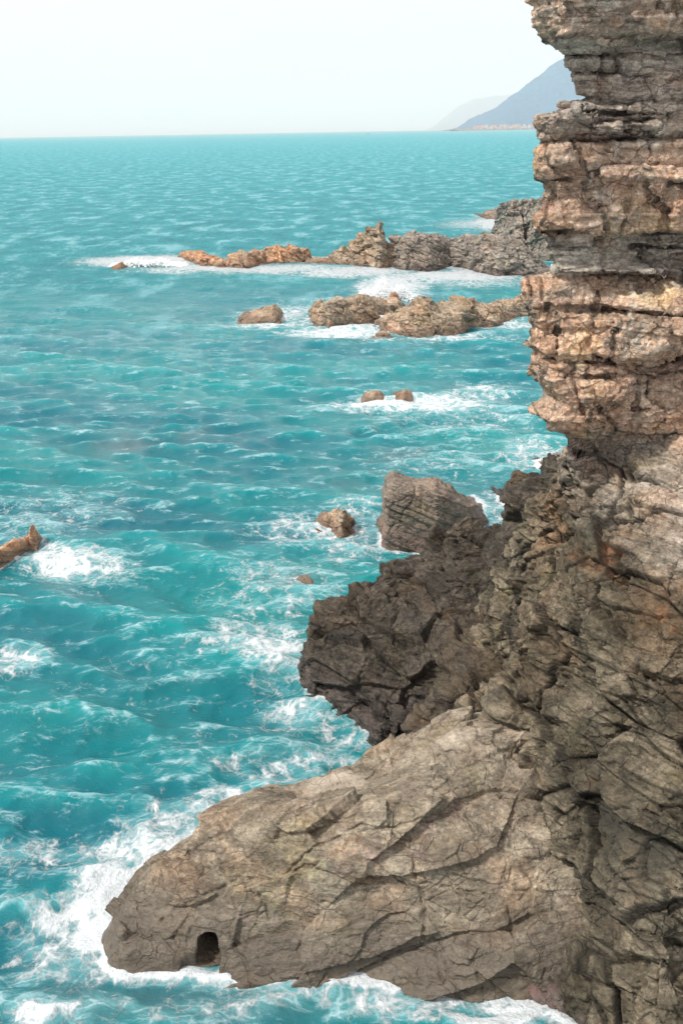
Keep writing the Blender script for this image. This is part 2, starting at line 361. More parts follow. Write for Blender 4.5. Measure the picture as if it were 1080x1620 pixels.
BED_PY = (-40, 60, 90, 120, 169, 184, 197, 212, 226, 266, 290, 376, 400, 440, 496, 572, 592, 692)
BEDS_Z = np.sort(np.array([at(960, py, 16.7)[2] for py in BED_PY]))
def wall_fields(x, z):
    q = np.column_stack([x * 0.9, np.zeros(len(x)), z * 0.9])
    zw = z + 0.10 * fbm(q, 4) + 0.03 * (x - 5)
    bi = np.searchsorted(BEDS_Z, zw)
    bx = x * 0.95 + H1[bi * 7 + 3] * 9 + 0.22 * vnoise(np.column_stack([z * 3, x * 0.4, bi * 1.7])) + 0.25 * z
    ci = np.floor(bx).astype(int); cf = bx - ci
    ed = np.min(np.abs(zw[:, None] - BEDS_Z[None, :]), 1)
    return q, zw, bi, ci, np.minimum(cf, 1 - cf) / 0.95, ed
def build_cliff():
    h = 0.04
    xs = np.arange(0.2, 9.2, h); ys = np.arange(9.2, 21.6, h); zs = np.arange(-0.7, 15.4, h)
    X, Y = np.meshgrid(xs, ys, indexing='ij')
    HS = np.clip(H_slope(X, Y), -1.6, 8.0)
    gy, gx = np.gradient(HS, h)[1], np.gradient(HS, h)[0]
    F = (zs[None, None, :] - HS[:, :, None]).astype(np.float32) / np.sqrt(1 + np.minimum(gx ** 2 + gy ** 2, 9)).astype(np.float32)[:, :, None]
    # upper wall: bedded front face
    XZ = np.stack(np.meshgrid(xs, zs, indexing='ij'), -1).reshape(-1, 2)
    q, zw, bi, ci, jd, ed = wall_fields(XZ[:, 0], XZ[:, 1])
    yf = np.interp(zw, YFP[0], YFP[1])
    base = np.interp(zw, *prof([(-90, 16.4), (300, 16.7), (760, 17.0)]))
    part = sstep(-0.1, 0.5, fbm(q * 0.8 + 3, 3) + 0.35)          # beds come and go along the face
    yf = base + (yf - base) * (0.55 + 0.55 * part)
    blk = H1[(ci * 31 + bi * 57) & 4095] - 0.5
    yf = yf + 0.26 * blk + 0.09 * np.exp(-(jd / 0.035) ** 2) * (H1[(ci * 13 + bi * 5) & 4095] > 0.5) + 0.20 * np.exp(-(ed / 0.035) ** 2) * sstep(-0.3, 0.1, fbm(q * 0.9 + 60, 2))
    yf = yf + 0.05 * fbm(np.column_stack([XZ[:, 0] * 5, 0 * zw, zw * 0.9]), 4, 0.6)
    yf = yf + 0.035 * fbm(q * 2.2, 4) + 0.26 * fbm(q * 0.55 + 9, 2)
    for l in (((962, 455), (948, 500), (930, 548)), ((1052, 430), (1050, 500), (1048, 578)), ((868, 442), (870, 492)), ((1012, 572), (1005, 640), (1000, 690)), ((905, 575), (915, 640), (930, 690)), ((960, 380), (962, 440)), ((1003, 292), (1000, 330), (990, 372)), ((962, 75), (966, 160)), ((892, 12), (894, 45)), ((1050, 0), (1048, 55)), ((935, 560), (1000, 590), (1080, 575)), ((1060, 290), (1058, 370))):
        for a, b in zip(l[:-1], l[1:]):
            a = at(*a, 16.6)[[0, 2]]; b = at(*b, 16.6)[[0, 2]]; ab = b - a
            xz = XZ + 0.05 * np.column_stack([fbm(q * 4, 3), fbm(q * 4 + 7, 3)]); t = np.clip(((xz - a) @ ab) / (ab @ ab), 0, 1)
            yf = yf + 0.13 * np.exp(-(np.linalg.norm(xz - a - t[:, None] * ab, axis=1) / 0.045) ** 2)
    bulge = at(1062, 520, 16.3)
    yf -= 0.30 * np.exp(-((XZ[:, 0] - bulge[0]) / 0.45) ** 4 - ((XZ[:, 1] - bulge[2]) / 0.55) ** 4)
    YF = yf.reshape(len(xs), len(zs)).astype(np.float32)
    xl = np.interp(zs, silz, silx)
    XL = np.empty((len(ys), len(zs)))
    for j, y in enumerate(ys):
        k = y / YS
        XL[j] = xl * k + (0.75 * (y - YS) if y > YS else 0.55 * (YS - y) ** 1.3)
    YZ = np.stack(np.meshgrid(ys, zs, indexing='ij'), -1).reshape(-1, 2)
    nz = fbm(np.column_stack([np.full(len(YZ), 3.3), YZ[:, 0] * 1.6, YZ[:, 1] * 1.6]), 4).reshape(XL.shape)
    XL += (0.10 * nz * np.minimum(1, np.abs(ys - YS) / 0.4)[:, None])
    A = YF[:, None, :] - ys[None, :, None].astype(np.float32)
    B = XL[None].astype(np.float32) - xs[:, None, None].astype(np.float32)
    Wl = np.maximum(A, B); del A, B
    F = np.minimum(F, Wl); del Wl
    v, q = surface_nets(F, (xs[0], ys[0], zs[0]), h); del F
    keep = (v[:, 0] < 9.0)
    q = q[keep[q].all(1)]
    v, q = subdivide(v, q)
    n = normals(v, q)
    up = sstep(6.0, 7.0, v[:, 2] + 0.3 * fbm(v * 0.8, 2) + 0.6 * (17 - v[:, 1]).clip(0, 2))    # 1 on the bedded wall, 0 on the folded slope
    up = np.where((v[:, 2] > 6.2) & (v[:, 1] > 15.8), up, 0 * up)
    wb = np.column_stack([fbm(v * 0.5 + 1, 2), fbm(v * 0.5 + 21, 2), fbm(v * 0.5 + 41, 2)])
    wv = v + 0.55 * wb
    BN = (0.50, 0.25, 0.86)
    fq = (wv @ np.array(BN)) / np.linalg.norm(BN)
    mod = 0.4 + 0.9 * sstep(-0.35, 0.35, fbm(v * 0.9 + 7, 3))
    d = (1 - up) * (0.32 * fbm(v * 0.5, 3) + 0.10 * fbm(v * 1.5 + 4, 4, ridged=True) + mod * (0.16 * layers(fq, 0.42, 0.15) + 0.05 * layers(fq + 0.03 * fbm(v * 5, 2), 0.12, 0.2)))
    oB, lB, eB = slabs(wv, (0.35, -0.2, 0.8), 0.62, 1.0)
    o1, l1, e1 = slabs(wv, BN, 0.9, 1.9); o2, l2, e2 = slabs(v + 0.3 * wb + 0.03 * fbm(v * 4, 2)[:, None], BN, 2.3, 6.0); o3, l3, e3 = facets(v + 0.02 * fbm(v * 6, 2)[:, None], (6.5, 6.5, 8))
    d += (1 - up) * (0.12 * oB + 0.30 * lB - 0.10 * np.exp(-(eB / 0.03) ** 2) + 0.08 * o1 + 0.15 * l1 - 0.05 * np.exp(-(e1 / 0.03) ** 2) + 0.04 * o2 + 0.06 * l2 + 0.02 * o3 + 0.025 * l3)
    d += (1 - up) * groove(v, [[hit(px, py, H_slope) for px, py in l] for l in (((810, 1285), (858, 1343), (887, 1416), (897, 1465), (903, 1530), (898, 1580)), ((905, 1440), (925, 1467), (961, 1509), (1013, 1524), (1079, 1553)), ((895, 1217), (902, 1257), (917, 1342)), ((820, 1170), (850, 1230), (890, 1290)), ((830, 870), (900, 850), (980, 890), (1000, 940)), ((960, 960), (985, 1000), (1010, 1060), (1079, 1090)))], 0.07, 0.30, 0.12)
    zq = v[:, 2] + 0.08 * fbm(v * 1.1, 3)
    lam = sstep(0.05, 0.5, fbm(np.column_stack([v[:, 0] * 0.5, v[:, 1] * 0.5, v[:, 2] * 2.0]) + 2, 2) + 0.2)
    f1, k1, g1 = facets(v + 0.04 * fbm(v * 3, 2)[:, None], (1.7, 1.7, 2.2)); f2, k2, g2 = facets(v + 0.03 * fbm(v * 5, 2)[:, None], (4.4, 4.4, 6.5))
    d += up * (0.02 * fbm(v * 1.1, 3) + 0.08 * lam * layers(zq + 0.015 * fbm(v * 3, 2), 0.13, 0.14) + 0.05 * layers(zq + 0.5, 0.33, 0.08) + 0.04 * f1 + 0.035 * k1 + 0.022 * f2 + 0.022 * k2 + 0.012 * o3 + 0.008 * l3)
    d += 0.018 * fbm(v * 9, 4, 0.6)
    v0 = v; v = v + n * d[:, None]
    # where the rock is rusty (beds of the wall, the brown shoulder), the pale vein, the orange stain
    zb = np.array([(at(960, py, 16.7)[2], k) for py, k in ((-80, .8), (45, .8), (70, .15), (160, .1), (172, .35), (222, .35), (230, .95), (370, .85), (380, .1), (434, .05), (443, 1), (560, .85), (680, .85), (705, .35), (760, .1))])
    zb = zb[np.argsort(zb[:, 0])]
    warm = np.interp(v[:, 2] + 0.06 * fbm(v * 2, 3), zb[:, 0], zb[:, 1]) * sstep(5.6, 6.5, v[:, 2]) * (0.75 + 0.6 * fbm(v * 0.9 + 17, 3))
    def blob(px, py, Y, r): c = at(px, py, Y); return np.exp(-(((v - c) / r) ** 2).sum(1))
    warm = np.maximum(warm, 0.9 * blob(880, 815, 18.0, 0.95)); warm = np.maximum(warm, 0.9 * blob(1060, 970, 14.0, 0.7))
    warm = np.maximum(warm, 0.22 * sstep(-0.1, 0.5, fbm(v * 0.5 + 3, 3)) * (1 - up))
    sn = sstep(-0.15, 0.25, fbm(v * 4 + 3, 4))
    stain = sn * np.clip(0.95 * blob(962, 918, 15.2, 0.30) + 0.9 * blob(985, 880, 15.4, 0.28) + 0.6 * blob(965, 1250, 12.6, 0.22) + 0.5 * blob(1045, 990, 13.8, 0.2) + 0.5 * blob(920, 890, 15.8, 0.2), 0, .9)
    vein_skylit = np.zeros(len(v))
    vp = np.array([at(px, py, 16.45) for px, py in ((1018, 455), (1012, 485), (995, 520), (988, 560), (985, 590))])
    for a, b in zip(vp[:-1], vp[1:]):
        ab = (b - a)[[0, 2]]; ap = v[:, [0, 2]] - a[[0, 2]]
        t = np.clip((ap @ ab) / (ab @ ab), 0, 1); dd = np.linalg.norm(ap - t[:, None] * ab, axis=1) + 0.02 * fbm(v * 6, 2)
        vein_skylit = np.maximum(vein_skylit, sstep(0.03, 0.012, dd) * (v[:, 1] < 17.2) * 0.8)
    vein_skylit = np.maximum(vein_skylit, 0.65 * sstep(0.1, 0.4, fbm(v * 3 + 8, 3)) * (blob(945, 940, 15.4, 0.12) + blob(1000, 800, 16.5, 0.5)).clip(0, 1))
    q_, zw_, bi_, ci_, jd_, ed_ = wall_fields(v0[:, 0], v0[:, 2])
    wv_ = 0.02 * fbm(v * 5, 3)
    joint = np.maximum(0.9 * np.exp(-((ed_ + wv_) / 0.022) ** 2) * sstep(-0.3, 0.15, fbm(q_ * 0.9 + 60, 2)), 0.8 * np.exp(-((jd_ + wv_) / 0.016) ** 2) * (H1[(ci_ * 13 + bi_ * 5) & 4095] > 0.5) * (v[:, 1] < 17.6))
    joint = np.maximum(joint, 0.7 * np.exp(-((g1 + 0.3 * wv_) / 0.035) ** 2) * sstep(0.0, 0.25, fbm(v * 0.9 + 33, 3))) * up
    joint = np.maximum(joint, (1 - up) * np.maximum(0.8 * np.exp(-((eB + wv_) / 0.03) ** 2), 0.6 * np.exp(-((e1 + wv_) / 0.035) ** 2) * sstep(-0.1, 0.2, fbm(v * 1.1 + 33, 3))))
    dark_patch = (blob(860, 1340, 13.2, 0.55) + 0.9 * blob(920, 1400, 12.4, 0.5) + 0.9 * blob(990, 1470, 11.7, 0.5) + 0.9 * blob(1060, 1510, 11.2, 0.45) + 1.0 * blob(1040, 1360, 11.8, 0.75) + 0.8 * blob(940, 1310, 12.4, 0.6) + 0.6 * blob(1000, 1230, 12.6, 0.5) + 0.6 * blob(760, 1215, 15.2, 0.5) + 0.7 * blob(1010, 740, 17, 0.5)).clip(0, 1)  # darker patches in the gully, along the creases and below the overhang
    dark_patch = dark_patch * sstep(-0.35, 0.15, fbm(v * 1.6 + 12, 4))
    o = make_mesh('cliff', v, q, CLIFF_M, dict(wall=up, joint=joint, dark_patch=dark_patch, schist=(1 - up) * sstep(6.6, 5.2, v[:, 2] + 0.6 * fbm(v * 0.7 + 2, 3)), warm=np.clip(warm, 0, 1), stain=stain, vein_skylit=vein_skylit))
    return tag(o, 'tall layered brown and grey cliff with overhanging ledges above a folded rock slope', 'cliff')
build_cliff()

# ------------------------------------------------------------------ outcrops with a traced relief
def relief_rock(name, Hf, box, h, sub, disp, mat, carve=None, clip=(-1.2, 6)):
    xs = np.arange(box[0], box[1], h); ys = np.arange(box[2], box[3], h); zs = np.arange(box[4], box[5], h)
    X, Y = np.meshgrid(xs, ys, indexing='ij'); H = np.clip(Hf(X, Y), *clip)
    g = np.gradient(H, h)
    F = ((zs[None, None, :] - H[:, :, None]) / np.sqrt(1 + np.minimum(g[0] ** 2 + g[1] ** 2, 9))[:, :, None]).astype(np.float32)
    if carve is not None: F = carve(F, xs, ys, zs)
    v, q = surface_nets(F, (xs[0], ys[0], zs[0]), h)
    for _ in range(sub): v, q = subdivide(v, q)
    n = normals(v, q)
    d, at_ = disp(v, n)
    v = v + n * d[:, None]
    base = dict(wall=np.zeros(len(v)), joint=np.zeros(len(v)), dark_patch=np.zeros(len(v)), schist=np.zeros(len(v)), warm=np.zeros(len(v)), stain=np.zeros(len(v)), vein_skylit=np.zeros(len(v))); base.update(at_)
    return make_mesh(name, v, q, mat, base)

O_foot = [atz(160, 1480), atz(168, 1530), atz(235, 1540), atz(300, 1545), atz(400, 1552), atz(490, 1562), atz(560, 1556), atz(640, 1556), atz(700, 1572), atz(780, 1594), atz(860, 1585), atz(900, 1592)]
O_crest = [L(228, 1402, 13.5), L(285, 1358, 14.0), L(352, 1308, 14.45), L(430, 1250, 14.9), L(520, 1226, 15.1), L(600, 1185, 15.5), L(690, 1150, 15.9), L(180, 1450, 13.0)]
OP = O_foot + [behind(p, -0.7, -1.0) for p in O_foot] + O_crest + [behind(p, 0.6, -1.6, -0.15) for p in O_crest]
OP += [L(330, 1340, 13.0), L(450, 1318, 12.7), L(580, 1300, 12.6), L(700, 1262, 13.1), L(760, 1300, 12.9), L(840, 1360, 12.5), L(250, 1400, 12.7), L(220, 1460, 12.3), L(330, 1430, 12.25), L(450, 1410, 12.25), L(600, 1400, 12.2), L(670, 1400, 12.1), L(720, 1420, 11.95), L(840, 1460, 11.75),
       L(330, 1490, 11.92), L(450, 1490, 11.86), L(600, 1480, 11.85), L(670, 1490, 11.7), L(720, 1500, 11.55), L(840, 1530, 11.36), L(600, 1230, 14.5), L(480, 1265, 14.2)]
OP += [np.array(p) for p in ((-4.2, 12.0, -1.2), (-4, 14.5, -1.2), (-2.5, 16.3, -1.2), (0, 17.2, -1.2), (4.0, 10.0, -1.0), (3.5, 13.5, 1.6), (3.0, 15.5, 2.2))]
H_out = tps(OP, 0.01)
HOLE = at(325, 1512, 11.75)
def carve_hole(F, xs, ys, zs):
    X, Y, Z = np.meshgrid(xs, ys, zs, indexing='ij', sparse=True)
    def tube(cx, cz, rx, rz, y0, y1, sill=0):
        a = (np.abs((X - cx - 0.12 * (Y - HOLE[1])) / rx) ** 2.6 + np.abs(np.where(Z > cz, (Z - cz) / rz, np.maximum(0, (sill - Z) * 30 + 0 * X) if sill > 0 else (Z - cz) / (3 * rz))) ** 2.6) ** (1 / 2.6) - 1
        a = a + 0.07 * np.sin(7 * X + 3) * np.sin(9 * Z + 1) + 0.05 * np.sin(19 * X + 5 * Y) * np.cos(17 * Z)
        return np.maximum(a * min(rx, rz), np.maximum(y0 - Y, Y - y1))
    f = np.maximum(F, -tube(HOLE[0], HOLE[2] - 0.03, 0.17, 0.21, 10.5, HOLE[1] + 2.0, 0.06)).astype(np.float32)
    return np.maximum(f, -tube(HOLE[0] - 0.10, HOLE[2] - 0.10, 0.30, 0.38, 10.5, HOLE[1] + 0.10)).astype(np.float32)
def disp_out(v, n):
    wv = v + 0.3 * np.column_stack([fbm(v * 0.8 + 1, 3), fbm(v * 0.8 + 21, 3), fbm(v * 0.8 + 41, 3)])
    o1, l1, e1 = facets(wv, (0.75, 0.9, 1.1)); o2, l2, e2 = facets(wv, (2.4, 2.8, 3.4))
    fq = wv[:, 2] * 0.85 - 0.28 * wv[:, 0] + 0.35 * wv[:, 1]
    top = sstep(13.6, 14.8, v[:, 1] + 0.25 * v[:, 0] * 0)
    fq0 = v[:, 2] * 0.85 - 0.28 * v[:, 0] + 0.35 * v[:, 1] + 0.10 * fbm(v * 0.7, 2)
    ob, lb, eb = slabs(v + 0.06 * fbm(v * 2, 3)[:, None], (-0.25, 0.45, 0.85), 0.55, 1.3)
    d = 0.07 * fbm(v * 0.8, 3) + 0.12 * ob + 0.045 * lb + 0.03 * o1 + 0.03 * l1 + top * 0.16 * layers(fq0 + 0.03 * fbm(v * 3, 2), 0.34, 0.12)
    d += (0.015 + 0.09 * top) * l2 + 0.012 * o2 - 0.03 * np.exp(-(e2 / 0.03) ** 2) * sstep(0.1, .4, fbm(v * 1.2 + 5, 2)) + (0.012 + 0.08 * top) * layers(fq0, 0.24, 0.3) + 0.014 * layers(fq0, 0.07, 0.5)
    d += 0.016 * fbm(v * 8, 4, 0.6)
    d += groove(v, [[hit(px, py, H_out) for px, py in l] for l in (((650, 1323), (655, 1380), (667, 1425), (670, 1497), (690, 1540), (722, 1572)), ((690, 1290), (608, 1308), (568, 1308), (527, 1328), (481, 1349), (446, 1390)), ((395, 1384), (410, 1420), (425, 1456)), ((507, 1425), (537, 1435), (578, 1443)), ((181, 1481), (257, 1455), (334, 1410), (395, 1374)), ((700, 1190), (660, 1225), (610, 1240)), ((700, 1410), (760, 1412), (830, 1405)), ((815, 1350), (800, 1420), (815, 1480)))], 0.025, 0.06, 0.10)
    hz = np.exp(-(((v - HOLE) / 0.45) ** 2).sum(1)); d *= 1 - 0.8 * hz
    warm = 0.15 * sstep(0.0, 0.5, fbm(v * 0.8 + 31, 3))
    return d, dict(warm=warm, vein_skylit=0.42 * top * sstep(-0.35, 0.3, fbm(v * 1.1 + 71, 4)))  # pale tint here paints skylight onto the outcrop's flat top
o = relief_rock('rock_outcrop', H_out, (-4.2, 4.4, 9.9, 17.4, -0.6, 3.2), 0.034, 1, disp_out, OUT_M, carve_hole)
tag(o, 'low smooth tan rock outcrop with a small dark arched hole at the waterline', 'rock outcrop')

D_foot = [atz(640, 1172, 0.15), atz(600, 1160, 0.2), atz(466, 1075), atz(480, 1100), atz(530, 1120), atz(570, 1150), atz(615, 1168), atz(660, 1150)]
D_crest = [L(478, 1035, 20.7), L(505, 975, 21.2), L(545, 945, 21.6), L(600, 905, 22.4), L(650, 880, 23.2), L(715, 856, 24.0), L(768, 850, 23.4), L(806, 822, 22.6), L(832, 766, 22.0)]
D_foot += [L(640, 1138, 17.95), L(685, 1118, 17.75), L(620, 1120, 18.7), L(655, 1150, 17.65), L(625, 1150, 17.7), L(600, 1142, 18.1), L(612, 1130, 18.0)]
DP = D_foot + [behind(p, -0.5, -1.1, -0.2) for p in D_foot[:-7]] + D_crest + [behind(p, 0.9, -1.8, -0.3) for p in D_crest]
DP += [L(540, 1000, 20.5), L(560, 1060, 19.5), L(640, 930, 21.7), L(640, 1010, 20.0), L(640, 1085, 18.9), L(700, 1060, 18.9), L(730, 900, 21.6), L(730, 980, 20.1), L(775, 960, 20.4), L(800, 890, 21.0), L(690, 1110, 18.2), L(765, 880, 22.2), L(830, 840, 20.6), L(830, 780, 21.2)]
DP += [np.array(p) for p in ((-2.5, 20.5, -1.2), (-2.2, 23.5, -1.2), (0, 26, -1.2), (3, 27.5, -1.2), (5.5, 25, 0.5), (5.5, 20, 4.0), (2.5, 16.6, -0.6))]
H_dark = tps(DP, 0.01)
def disp_dark(v, n):
    wv = v + 0.3 * np.column_stack([fbm(v * 0.9 + 1, 3), fbm(v * 0.9 + 21, 3), fbm(v * 0.9 + 41, 3)])
    wv = v + 0.25 * np.column_stack([fbm(v * 0.6 + 1, 2), fbm(v * 0.6 + 21, 2), fbm(v * 0.6 + 41, 2)])
    DN = (0.30, 0.2, 0.9)
    o1, l1, e1 = slabs(wv, DN, 0.8, 1.6); o2, l2, e2 = slabs(wv, DN, 2.2, 5.5); o3, l3, e3 = facets(v, (5.5, 5.5, 7))
    fq = wv[:, 2] * 0.9 + 0.30 * wv[:, 0] + 0.2 * wv[:, 1]
    d = 0.25 * fbm(v * 0.7, 3) + 0.10 * fbm(v * 2.0, 4, ridged=True) + 0.16 * o1 + 0.30 * l1 - 0.06 * np.exp(-(e1 / 0.03) ** 2) + 0.045 * o2 + 0.06 * l2 + 0.012 * o3 + 0.014 * l3
    d += 0.14 * layers(fq, 0.36, 0.2) + 0.06 * layers(fq, 0.11, 0.25) + 0.02 * fbm(v * 8, 3, 0.6)
    return d, dict(warm=0.25 * sstep(-0.1, 0.5, fbm(v * 0.6 + 3, 3)))
o = relief_rock('rock_outcrop', H_dark, (-2.6, 5.6, 16.6, 27.6, -0.6, 5.6), 0.045, 1, disp_dark, DARK_M)
tag(o, 'dark craggy rock outcrop jutting into the sea in front of the big square boulder', 'rock outcrop')

# ------------------------------------------------------------------ rocks standing in the sea
ROCKS = []           # (height function, box) kept for the foam round them
def sea_rock(name, top, foot, depth, label, mat, warm=0.3, seed=0, power=1.6, vox=None, group=None, fac=1.0, lean=0.0):
    """top: crest silhouette traced left to right; foot: front waterline; both give real metres at this rock's distance"""
    F_ = np.array([atz(px, py) for px, py in foot]); F_ = F_[np.argsort(F_[:, 0])]
    yc0 = F_[:, 1].mean() + depth * 0.35
    T_ = np.array([at(px, py, yc0) for px, py in top])
    for _ in range(6):
        T_ = np.array([at(px, py, np.interp(t[0], F_[:, 0], F_[:, 1]) + depth * 0.35) for (px, py), t in zip(top, T_)])
    o_ = np.argsort(T_[:, 0], kind='stable'); T_ = T_[o_]
    tx, tz = T_[:, 0], T_[:, 2]
    wdt = tx.max() - tx.min(); hz = max(tz.max(), 0.2)
    h = vox or max(min(wdt / 110, hz / 14), 0.03)
    m = 0.12 * wdt + 3 * h
    def Hf(X, Y):
        yf = np.interp(X, F_[:, 0], F_[:, 1]); yc = yf + depth * 0.35 + lean * (X - tx.mean())
        z = np.interp(X, tx, tz); e = np.minimum(X - tx.min(), tx.max() - X)
        z = np.where(e < 0, z + 3 * e, z)
        zb = np.clip(z, 0.05, None)
        s = np.where(Y < yc, (yc - Y) / (yc - yf), (Y - yc) / (depth * 0.65))
        return z - (zb + 0.02) * s ** power - np.clip(s - 1, 0, None) * zb
    box = (tx.min() - m, tx.max() + m, F_[:, 1].min() - depth * 0.3 - 3 * h, F_[:, 1].max() + depth * 1.35 + abs(lean) * wdt + 3 * h, -0.5, tz.max() * 1.15 + 4 * h)
    s = 1.0 / max(hz, 0.35 * wdt)
    def disp(v, n):
        p = v * s + seed * 3.7
        wv = p + 0.12 * np.column_stack([fbm(p * 2 + 1, 3), fbm(p * 2 + 21, 3), fbm(p * 2 + 41, 3)])
        wv = p + 0.05 * np.column_stack([fbm(p * 2 + 1, 3), fbm(p * 2 + 21, 3), fbm(p * 2 + 41, 3)])
        SN = (0.5, 0.2, 0.85)
        o1, l1, e1 = slabs(wv, SN, 1.3, 2.8); o2, l2, e2 = slabs(wv, SN, 5.0, 9.5)
        fq = wv[:, 2] + 0.5 * wv[:, 0] + 0.2 * wv[:, 1]
        d = 0.05 * fbm(p * 2.4, 4) + fac * (0.085 * o1 + 0.11 * l1 - 0.05 * np.exp(-(e1 / 0.03) ** 2) + 0.035 * o2 + 0.06 * l2) + 0.07 * layers(fq, 0.17, 0.15) + 0.03 * layers(fq, 0.06, 0.2) + 0.014 * fbm(p * 14, 3)
        return d / s * 0.8, dict(warm=np.clip(warm + 0.5 * fbm(p * 1.5 + 9, 3), 0, 1))
    o = relief_rock(name, Hf, box, h, 1, disp, mat, clip=(-1.0, 60))
    tag(o, label, 'rock', group); ROCKS.append((Hf, box))
    return o

G = 'rocks standing in the sea'
sea_rock('boulder', [(604, 840), (608, 800), (611, 764), (620, 756), (650, 759), (688, 764), (715, 775), (740, 790), (760, 803), (772, 812)], [(604, 872), (640, 874), (690, 872), (735, 852), (772, 820)], 2.6, 'large square edged grey brown boulder standing in the water behind the dark outcrop', BOUL_M, 0.35, 1, 4.0, None, G, 0.15)
sea_rock('sea_rock', [(494, 832), (505, 822), (520, 812), (535, 806), (546, 805), (552, 815), (560, 832), (561, 840)], [(494, 834), (520, 832), (540, 852), (561, 842)], 1.3, 'small jagged brown rock in foam left of the large square boulder', SEA_M, 0.35, 2, 1.6, None, G)
sea_rock('sea_rock', [(452, 926), (465, 921), (478, 917), (492, 921), (502, 928)], [(452, 926), (478, 929), (502, 927)], 0.9, 'low tan rock almost washed over by the water left of the dark outcrop', SEA_M, 0.3, 3, 1.6, None, G, 0.25)
sea_rock('sea_rock', [(570, 634), (578, 624), (590, 618), (602, 620), (610, 630)], [(570, 636), (590, 637), (610, 633)], 2.0, 'little pale tan rock, the one further left of the pair in white foam', SEA_M, 0.25, 4, 1.6, None, G, 0.35)
sea_rock('sea_rock', [(621, 630), (628, 621), (640, 617), (650, 620), (654, 630)], [(621, 634), (638, 637), (654, 632)], 2.0, 'little orange brown rock, the one further right of the pair in white foam', SEA_M, 0.55, 5, 1.6, None, G, 0.35)
sea_rock('sea_rock', [(372, 508), (385, 500), (400, 495), (418, 488), (432, 484), (440, 490), (448, 509)], [(372, 511), (410, 512), (448, 511)], 5, 'flat wedge shaped olive tan rock alone at the left of the middle reef', SEA_M, 0.1, 6, 2.2, None, G, 0.5)
sea_rock('sea_rock', [(492, 497), (500, 487), (520, 478), (545, 471), (566, 467), (590, 471), (612, 478), (628, 474), (634, 484)], [(492, 512), (520, 522), (550, 516), (590, 508), (634, 495)], 6, 'slanted slab of tan rock with dark top in the middle reef', SEA_M, 0.12, 7, 2.4, None, G, 0.8)
sea_rock('sea_rock', [(613, 478), (618, 466), (624, 461), (629, 468), (632, 480)], [(613, 482), (624, 483), (632, 482)], 1.6, 'small pinkish rock pinnacle poking up beside the breaking wave', SEA_M, 0.7, 8, 1.6, None, G)
sea_rock('sea_rock', [(590, 524), (610, 508), (632, 492), (655, 477), (668, 475), (690, 484), (712, 484), (735, 473), (750, 476), (762, 492), (768, 512)], [(590, 529), (640, 530), (690, 529), (730, 527), (768, 516)], 6, 'broken tan rock ridge with dark cracked knob in the middle reef', SEA_M, 0.12, 9, 2.2, None, G, 1.1)
sea_rock('sea_rock', [(752, 486), (780, 482), (800, 478), (818, 472), (840, 466), (870, 462)], [(752, 518), (780, 516), (800, 508), (840, 502), (870, 500)], 5, 'pale low rock of the middle reef running in behind the cliff', SEA_M, 0.1, 10, 2.0, None, G)
sea_rock('sea_rock', [(175, 424), (184, 418), (192, 415), (199, 424)], [(175, 426), (188, 427), (199, 426)], 2.5, 'tiny orange rock alone in white foam at the far end of the outer reef', SEA_M, 0.9, 11, 1.6, None, G)
sea_rock('sea_rock', [(284, 405), (296, 399), (310, 400), (325, 404), (342, 408), (357, 415)], [(284, 409), (320, 421), (357, 424)], 5, 'low orange rock ending the outer reef beside white foam', SEA_M, 1.0, 12, 2.0, None, G)
sea_rock('sea_rock', [(350, 414), (365, 403), (378, 398), (395, 400), (410, 396), (425, 391), (450, 389), (472, 388), (482, 398), (488, 408)], [(350, 424), (390, 425), (420, 418), (460, 416), (488, 414)], 5, 'long reddish brown rock of the outer reef with blocky dark top', SEA_M, 0.75, 13, 1.8, None, G, 1.2)
sea_rock('sea_rock', [(484, 411), (500, 408), (515, 410), (527, 413)], [(484, 416), (505, 417), (527, 417)], 3, 'very low broken rock between two bigger rocks of the outer reef', SEA_M, 0.3, 14, 1.8, None, G)
sea_rock('sea_rock', [(518, 410), (535, 397), (550, 392), (565, 388), (572, 372), (585, 360), (600, 357), (606, 365), (608, 385), (622, 392), (632, 400)], [(518, 417), (560, 419), (600, 425), (632, 422)], 6, 'brown rock of the outer reef rising to a pointed pinnacle', SEA_M, 0.15, 15, 1.8, None, G, 1.1)
sea_rock('sea_rock', [(612, 395), (620, 380), (640, 371), (655, 367), (672, 372), (690, 376), (712, 378), (725, 388), (735, 402)], [(612, 420), (640, 428), (680, 428), (735, 420)], 7, 'dark grey massive rock of the outer reef right of the pinnacle', GREY_M, 0.1, 16, 2.2, None, G, 1.1)
sea_rock('sea_rock', [(700, 390), (715, 379), (740, 374), (770, 371), (800, 376), (820, 386), (840, 402), (860, 420), (872, 432)], [(700, 420), (740, 428), (775, 436), (820, 438), (872, 438)], 8, 'rounded pale grey rock hump scored by cracks in the outer reef', GREY_M, 0.0, 17, 2.6, None, G, 0.9)
sea_rock('sea_rock', [(803, 375), (812, 352), (826, 330), (838, 317), (855, 311), (880, 300), (930, 296)], [(803, 382), (830, 400), (860, 412), (930, 420)], 12, 'steep dark grey rock behind the layered cliff edge', GREY_M, 0.0, 18, 1.8, None, G, 0.6)
sea_rock('sea_rock', [(760, 344), (775, 334), (792, 328), (812, 326), (822, 334), (832, 345)], [(760, 346), (795, 349), (832, 349)], 9, 'low flat brown rock furthest out, with white surf along it', GREY_M, 0.5, 19, 1.8, None, G)
sea_rock('sea_rock', [(-60, 915), (-25, 889), (0, 867), (18, 856), (36, 846), (43, 847), (45, 856)], [(-60, 925), (0, 895), (24, 884), (46, 868)], 0.8, 'orange rock slab rising from white foam at the left edge', SEA_M, 0.9, 20, 4.0, None, G, 0.2)
